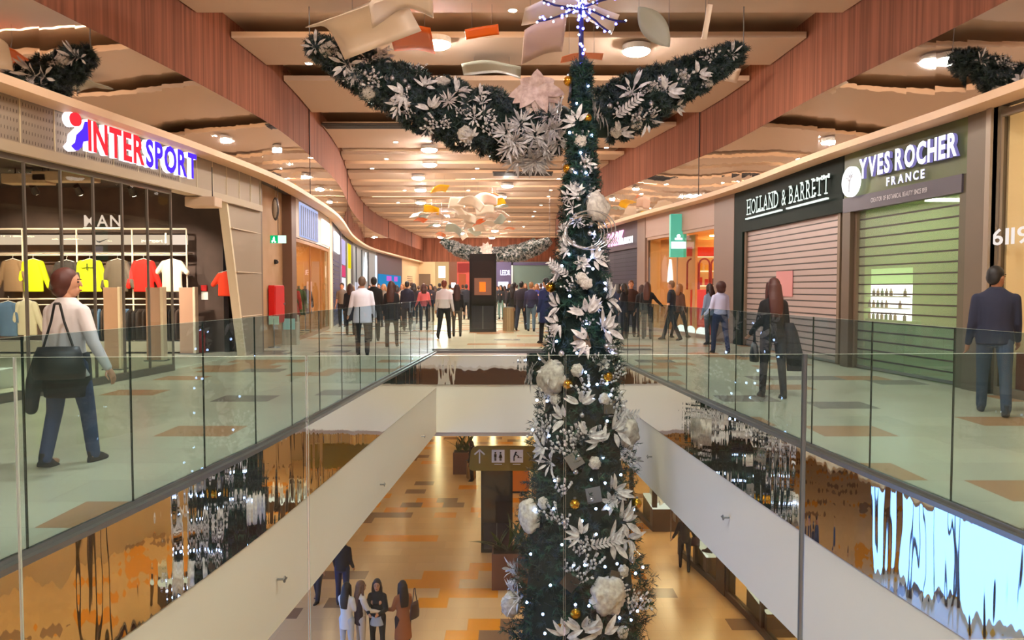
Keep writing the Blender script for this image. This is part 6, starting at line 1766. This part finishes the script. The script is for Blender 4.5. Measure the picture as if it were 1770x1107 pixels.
# hanging direction sign
sg_y = 21.5
a = at_y(811, 771, sg_y); b = at_y(1030, 813, sg_y); zt_, zb_ = a.z, b.z
ds_ = thing('direction_sign', 'mustard hanging direction sign with arrow and restroom symbols', 'sign', ((a.x + b.x) / 2, sg_y, zb_))
hw_ = (b.x - a.x) / 2; hh_ = zt_ - zb_
o = MB().prism([(-hw_ + .1, 0), (hw_ - .1, 0), (hw_ - .03, .03), (hw_, .12), (hw_, hh_ - .12), (hw_ - .03, hh_ - .03), (hw_ - .1, hh_), (-hw_ + .22, hh_), (-hw_ + .12, hh_ - .04), (-hw_ + .05, hh_ - .14), (-hw_, .14), (-hw_ + .02, .04)], .10, mzn).build('board', mat('mustard_board', '#8a7426', .5), ds_)
def sgp(px, py): q = at_y(px, py, sg_y - .1); return (q.x - ds_.location.x, q.z - zb_)
u, v = sgp(829, 790)
mb = MB(); mb.box(u - .018, u + .018, -.112, -.100, v - .19, v + .2)
for s_ in (-1, 1): mb._add([(u, -.112, v + .225), (u, -.112, v + .17), (u + s_ * .13, -.112, v + .05), (u + s_ * .16, -.112, v + .08), (u, -.100, v + .225), (u, -.100, v + .17), (u + s_ * .13, -.100, v + .05), (u + s_ * .16, -.100, v + .08)], [(0,1,2,3),(7,6,5,4),(0,3,7,4),(1,0,4,5),(2,1,5,6),(3,2,6,7)])
mb.build('arrow', m_whitep, ds_)
for px, kind in ((861, 'wc'), (893, 'baby')):
    u, v = sgp(px, 789)
    pl_ = MB().box(u - .185, u + .185, -.112, -.10, v - .185, v + .185).build('symbol_plate', m_whitep, ds_)
    mb = MB(); Y0, Y1 = -.122, -.112
    if kind == 'wc':
        for sd, sk in ((-.08, 0), (.07, 1)):
            c = u + sd; mb.tube((c, Y0, v + .10), (c, Y1, v + .10), .026, .026, 12)
            if sk: mb._add([(c - .02, Y0, v + .065), (c + .02, Y0, v + .065), (c + .055, Y0, v - .04), (c - .055, Y0, v - .04)], [(0, 1, 2, 3)])
            else: mb.box(c - .035, c + .035, Y0, Y1, v - .02, v + .065)
            mb.box(c - .026, c - .004, Y0, Y1, v - .13, v - .02); mb.box(c + .004, c + .026, Y0, Y1, v - .13, v - .02)
    else:
        mb.tube((u - .02, Y0, v + .11), (u - .02, Y1, v + .11), .026, .026, 12)
        mb.box(-.02, .02, Y0, Y1, -.07, .07, T(u - .05, 0, v + .04) @ rot('Y', .35)); mb.box(-.012, .012, Y0, Y1, -.06, .06, T(u + .02, 0, v + .02) @ rot('Y', -1.0))
        mb.box(u - .09, u - .06, Y0, Y1, v - .14, v - .0); mb.box(u + .02, u + .15, Y0, Y1, v - .05, v - .035); mb.tube((u + .05, Y0, v - .02), (u + .05, Y1, v - .02), .018, .018, 8)
    mb.build('symbol', m_black, pl_)
    MB().box(u - .11, u + .11, -.108, -.10, v - .245, v - .225).build('caption', m_whitep, ds_)
MB().tube((hw_ * .6, 0.05, hh_), (hw_ * .6, .05, -1.98 - zb_), .015).tube((hw_ * .9, .05, hh_), (hw_ * .9, .05, -1.98 - zb_), .015).build('rods', m_steel, ds_)
# orange kiosk block beyond the sign
t = thing('orange_booth', 'orange booth block standing beyond the direction sign on the lower level', 'booth', at_z(895, 850, L0))
bev(MB().box(-.45, .45, -.3, .3, .08, 1.15).build('body', mat('booth_orange', '#d87a1c', .5), t), .02); MB().box(-.42, .42, -.27, .27, 0, .08).build('base', m_dark, t)
MB().box(-.48, .48, -.33, .33, 1.15, 1.2).build('counter_top', mat('booth_top', '#8a4a14', .5), t)
# far lower wall light strips
for px in (757, 820, 852, 905):
    q = at_y(px, 735, 42.9)
    o = MB().box(q.x - .14, q.x + .14, 42.85, 42.98, Z_LOW + .05, -2.3).build('wall_light', emis('wall_strip_glow', '#ffe6b0', 9)); 
    tag(o, 'tall vertical light strip on the far brown wall of the lower level', 'wall light', 'light strips on the far lower wall')
o = MB().box(.5, 10, 58, 58.2, Z_LOW + .3, -2.4).build('lit_shop_window', emis('far_low_window', '#ffdf9e', 3.0)); tag(o, 'bright warm shop window at the far end of the lower level', 'shop window')
# round lights in the lower ceiling, out of view, added to light the lower floor
lm = MB().tube((0, 0, 0), (0, 0, .03), .17, .17, 14).mesh('glow', emis('low_down', '#ffdcae', 90))
rm2 = MB().tube((0, 0, .005), (0, 0, .05), .20, .20, 14).mesh('rim', m_rim)
for x, y in [(x, y) for x in (-9, -5.2, 4.6, 9) for y in (1, 6, 11, 16, 21)] + [(x, y) for x in (-6, -2, 2, 6) for y in (25, 30, 35, 40, 46, 52)]:
    t = thing('downlight', 'unseen recessed round light added in the lower level ceiling', 'downlight', (x, y, -2.15), group='unseen recessed lights added in the lower ceiling')
    link('rim', rm2, t); link('glow', lm, t)
# little sprinklers on the white bands
for px, py, sd in ((463, 1002, -1), (648, 838, -1), (722, 755, -1), (1135, 790, 1), (1273, 895, 1)):
    fx = VL if sd < 0 else VR
    lo, hi = 3.5, 18.2
    for _ in range(40):
        m = (lo + hi) / 2
        k = (px - CXP) / FPX
        if (sd < 0 and (fx(m)) / m < k) or (sd > 0 and fx(m) / m > k): lo = m
        else: hi = m
    y = lo; x = fx(y) + (-sd) * .06; q = at_y(px, py, y)
    z = max(-1.9, min(-.95, q.z))
    t = thing('sprinkler', 'small metal sprinkler head on the %s white band, %s' % ('left' if sd < 0 else 'right', {463: 'nearest', 648: 'middle', 722: 'farthest', 1135: 'farther one', 1273: 'nearer one'}[px]), 'sprinkler', (x, y, z))
    MB().tube((0, 0, 0), (-sd * .07, 0, 0), .012).build('pipe', m_steel, t); MB().tube((-sd * .07, 0, 0), (-sd * .08, 0, 0), .035).box(-.09 if sd > 0 else .07, -.07 if sd > 0 else .09, -.045, .045, -.006, .006).build('deflector', m_steel, t)

# ---- shoe shop on the right of the lower level
SX = curve([(2, 6.3), (12, 6.05), (17.2, 5.8), (19.5, 5.55), (25.7, 4.5), (34, 3.6)])
m_um = mat('umber_metal', '#4a3a30', .4, .3)
ss = thing('shopfront', 'brown framed glass front of the shoe shop on the lower level', 'shopfront', (SX(20), 20, Z_LOW))
def lseg(nm, y0, y1, z0, z1, m, off=0, th=.1, par=ss): return strip(MB(), 1, y0, y1, Z_LOW + z0, Z_LOW + z1, off, th, .8, SX).wb(nm, m, par)
lseg('plinth', 6, 22.4, 0, .16, m_um, .03, .16); lseg('plinth', 24.6, 33, 0, .16, m_um, .03, .16)
for a in (8, 11, 14.2, 17.2, 19.3, 19.75, 21.3, 22.4, 24.6, 27.2, 30): lseg('frame_post', a - .06, a + .06, 0, 4.4, m_um, .02, .14)
lseg('pillar', 19.3, 19.8, 0, 4.4, m_um, .05, .3)
for a, b in ((8, 11), (11, 14.2), (14.2, 17.2), (17.2, 19.3), (19.75, 21.3), (21.3, 22.4), (24.6, 27.2), (27.2, 30)): lseg('glass_pane', a + .07, b - .07, .16, 4.3, m_shopglass, -.03, .012)
fo = lambda y: SX(y) + 5
struct(strip(MB(), 1, 4, 34, Z_LOW, -2, 0, .1, 1, fo).build('wall_shoe_shop_back', mat('shoe_back', '#c2a684', .7)))
struct(MB().box(5, 12, 33.9, 34, Z_LOW, -2).build('wall_shoe_shop_side', mat('shoe_back', '#c2a684', .7)))
for i, y in enumerate((9, 13, 17, 21, 25, 29)):
    o = MB().box(-.5, .5, -.5, .5, -.03, 0).build('ceiling_light_panel', emis('shoe_glow', '#ffe2b4', 36), None, loc=(SX(y) + 2.2, y, -2.10)); tag(o, 'glowing ceiling panel inside the shoe shop', 'ceiling light', 'ceiling panels inside the shoe shop')
def podium(px, py, w, d, h, label, n, tiers=1):
    q = at_z(px, py, Z_LOW); q.x = max(q.x, SX(q.y) + .10 + w)
    t = thing('display_podium', label, 'podium', (q.x, q.y, Z_LOW))
    bev(MB().box(-w, w, -d, d, 0, h).build('base', mat('podium_brown', '#5a4434', .5), t), .01)
    MB().box(-w, w, -d, d, h, h + .05).build('white_top', emis('podium_top', '#fff6e4', .9), t)
    if tiers > 1:
        MB().box(-w * .5, w, -d * .4, d, h + .05, h + .38).build('riser', m_whitep, t)
    for i in range(n):
        up = tiers > 1 and i % 2
        x_ = q.x - w * .75 + (i // 1) * (1.5 * w / max(1, n - 1)); y_ = q.y + (-d * .6 if not up else d * .3)
        if up: x_ = max(x_, q.x - w * .3)
        shoe((x_, y_, Z_LOW + h + (.38 if up else .05)), rr.uniform(-1, 1), rr.choice((m_black, mat('shoe_brown', '#4a2c1c', .5), m_whitep)), 'shoe on the %s' % label.split(',')[0], 'shoes on the ' + label.split(',')[0], high=.04)
    return t
podium(1140, 905, .45, .9, .75, 'farthest white topped podium in the shoe shop, near the tree', 7, 2)
podium(1228, 985, .35, .7, .6, 'middle white topped podium in the shoe shop, behind the walker', 5)
podium(1325, 1078, .42, .75, .55, 'nearest white topped podium in the shoe shop, with two tiers', 7, 2)
# small clothes rail by the shoe shop entrance
q = at_z(1176, 940, Z_LOW); q = Vector((SX(23.5) + .9, 23.6, Z_LOW))
t = thing('clothes_rail', 'clothes rail with greyish garments at the shoe shop entrance', 'clothes rail', q)
MB().path([(-.7, 0, 0), (-.7, 0, 1.5), (.7, 0, 1.5), (.7, 0, 0)], .015).build('frame', m_steel, t)
for i in range(9):
    o = link('hanging_garment', tmesh, None, (q.x - .6 + i * .15, q.y, q.z + 1.42)); o.material_slots[0].link = 'OBJECT'; o.material_slots[0].material = mm_('cloth_grey%d' % (i % 3), ('#8d8880', '#5a544e', '#3a3634')[i % 3])
    tag(o, 'greyish garment hanging at the shoe shop entrance', 'garment', 'garments on the shoe shop clothes rail')
# ---- cool white shop windows on the left of the lower level (seen in the mirrors)
for k, (a, b) in enumerate(((4.5, 8.5), (9.5, 13.5), (14.5, 19))):
    t = thing('shopfront', 'cool white lit shopfront on the left side of the lower level, number %s from the near end' % ('one', 'two', 'three')[k], 'shopfront', (-7.5, (a + b) / 2, Z_LOW))
    t['label'] = ('nearest', 'middle', 'farthest')[k] + ' cool white lit shopfront on the left side of the lower level'
    MB().box(-7.7, -7.55, a, b, Z_LOW + .2, Z_LOW + 3.6).wb('lit_window', emis('cool_window', '#7aa8ff', 4.5), t)
    for y in (a, (a + b) / 2, b): MB().box(-7.56, -7.46, y - .05, y + .05, Z_LOW, Z_LOW + 3.8).wb('frame_post', m_um, t)
    MB().box(-7.6, -7.46, a, b, Z_LOW + 3.6, Z_LOW + 4.1).wb('header', m_dark, t)

# ================================================================== bake the soft shapes
dg = bpy.context.evaluated_depsgraph_get(); dg.update()
baked = []
for o in BAKE:
    me = bpy.data.meshes.new_from_object(o.evaluated_get(dg)); baked.append((o, me))
for o, me in baked:
    o.modifiers.clear(); me.name = o.name; o.data = me
    me.polygons.foreach_set('use_smooth', [True] * len(me.polygons))
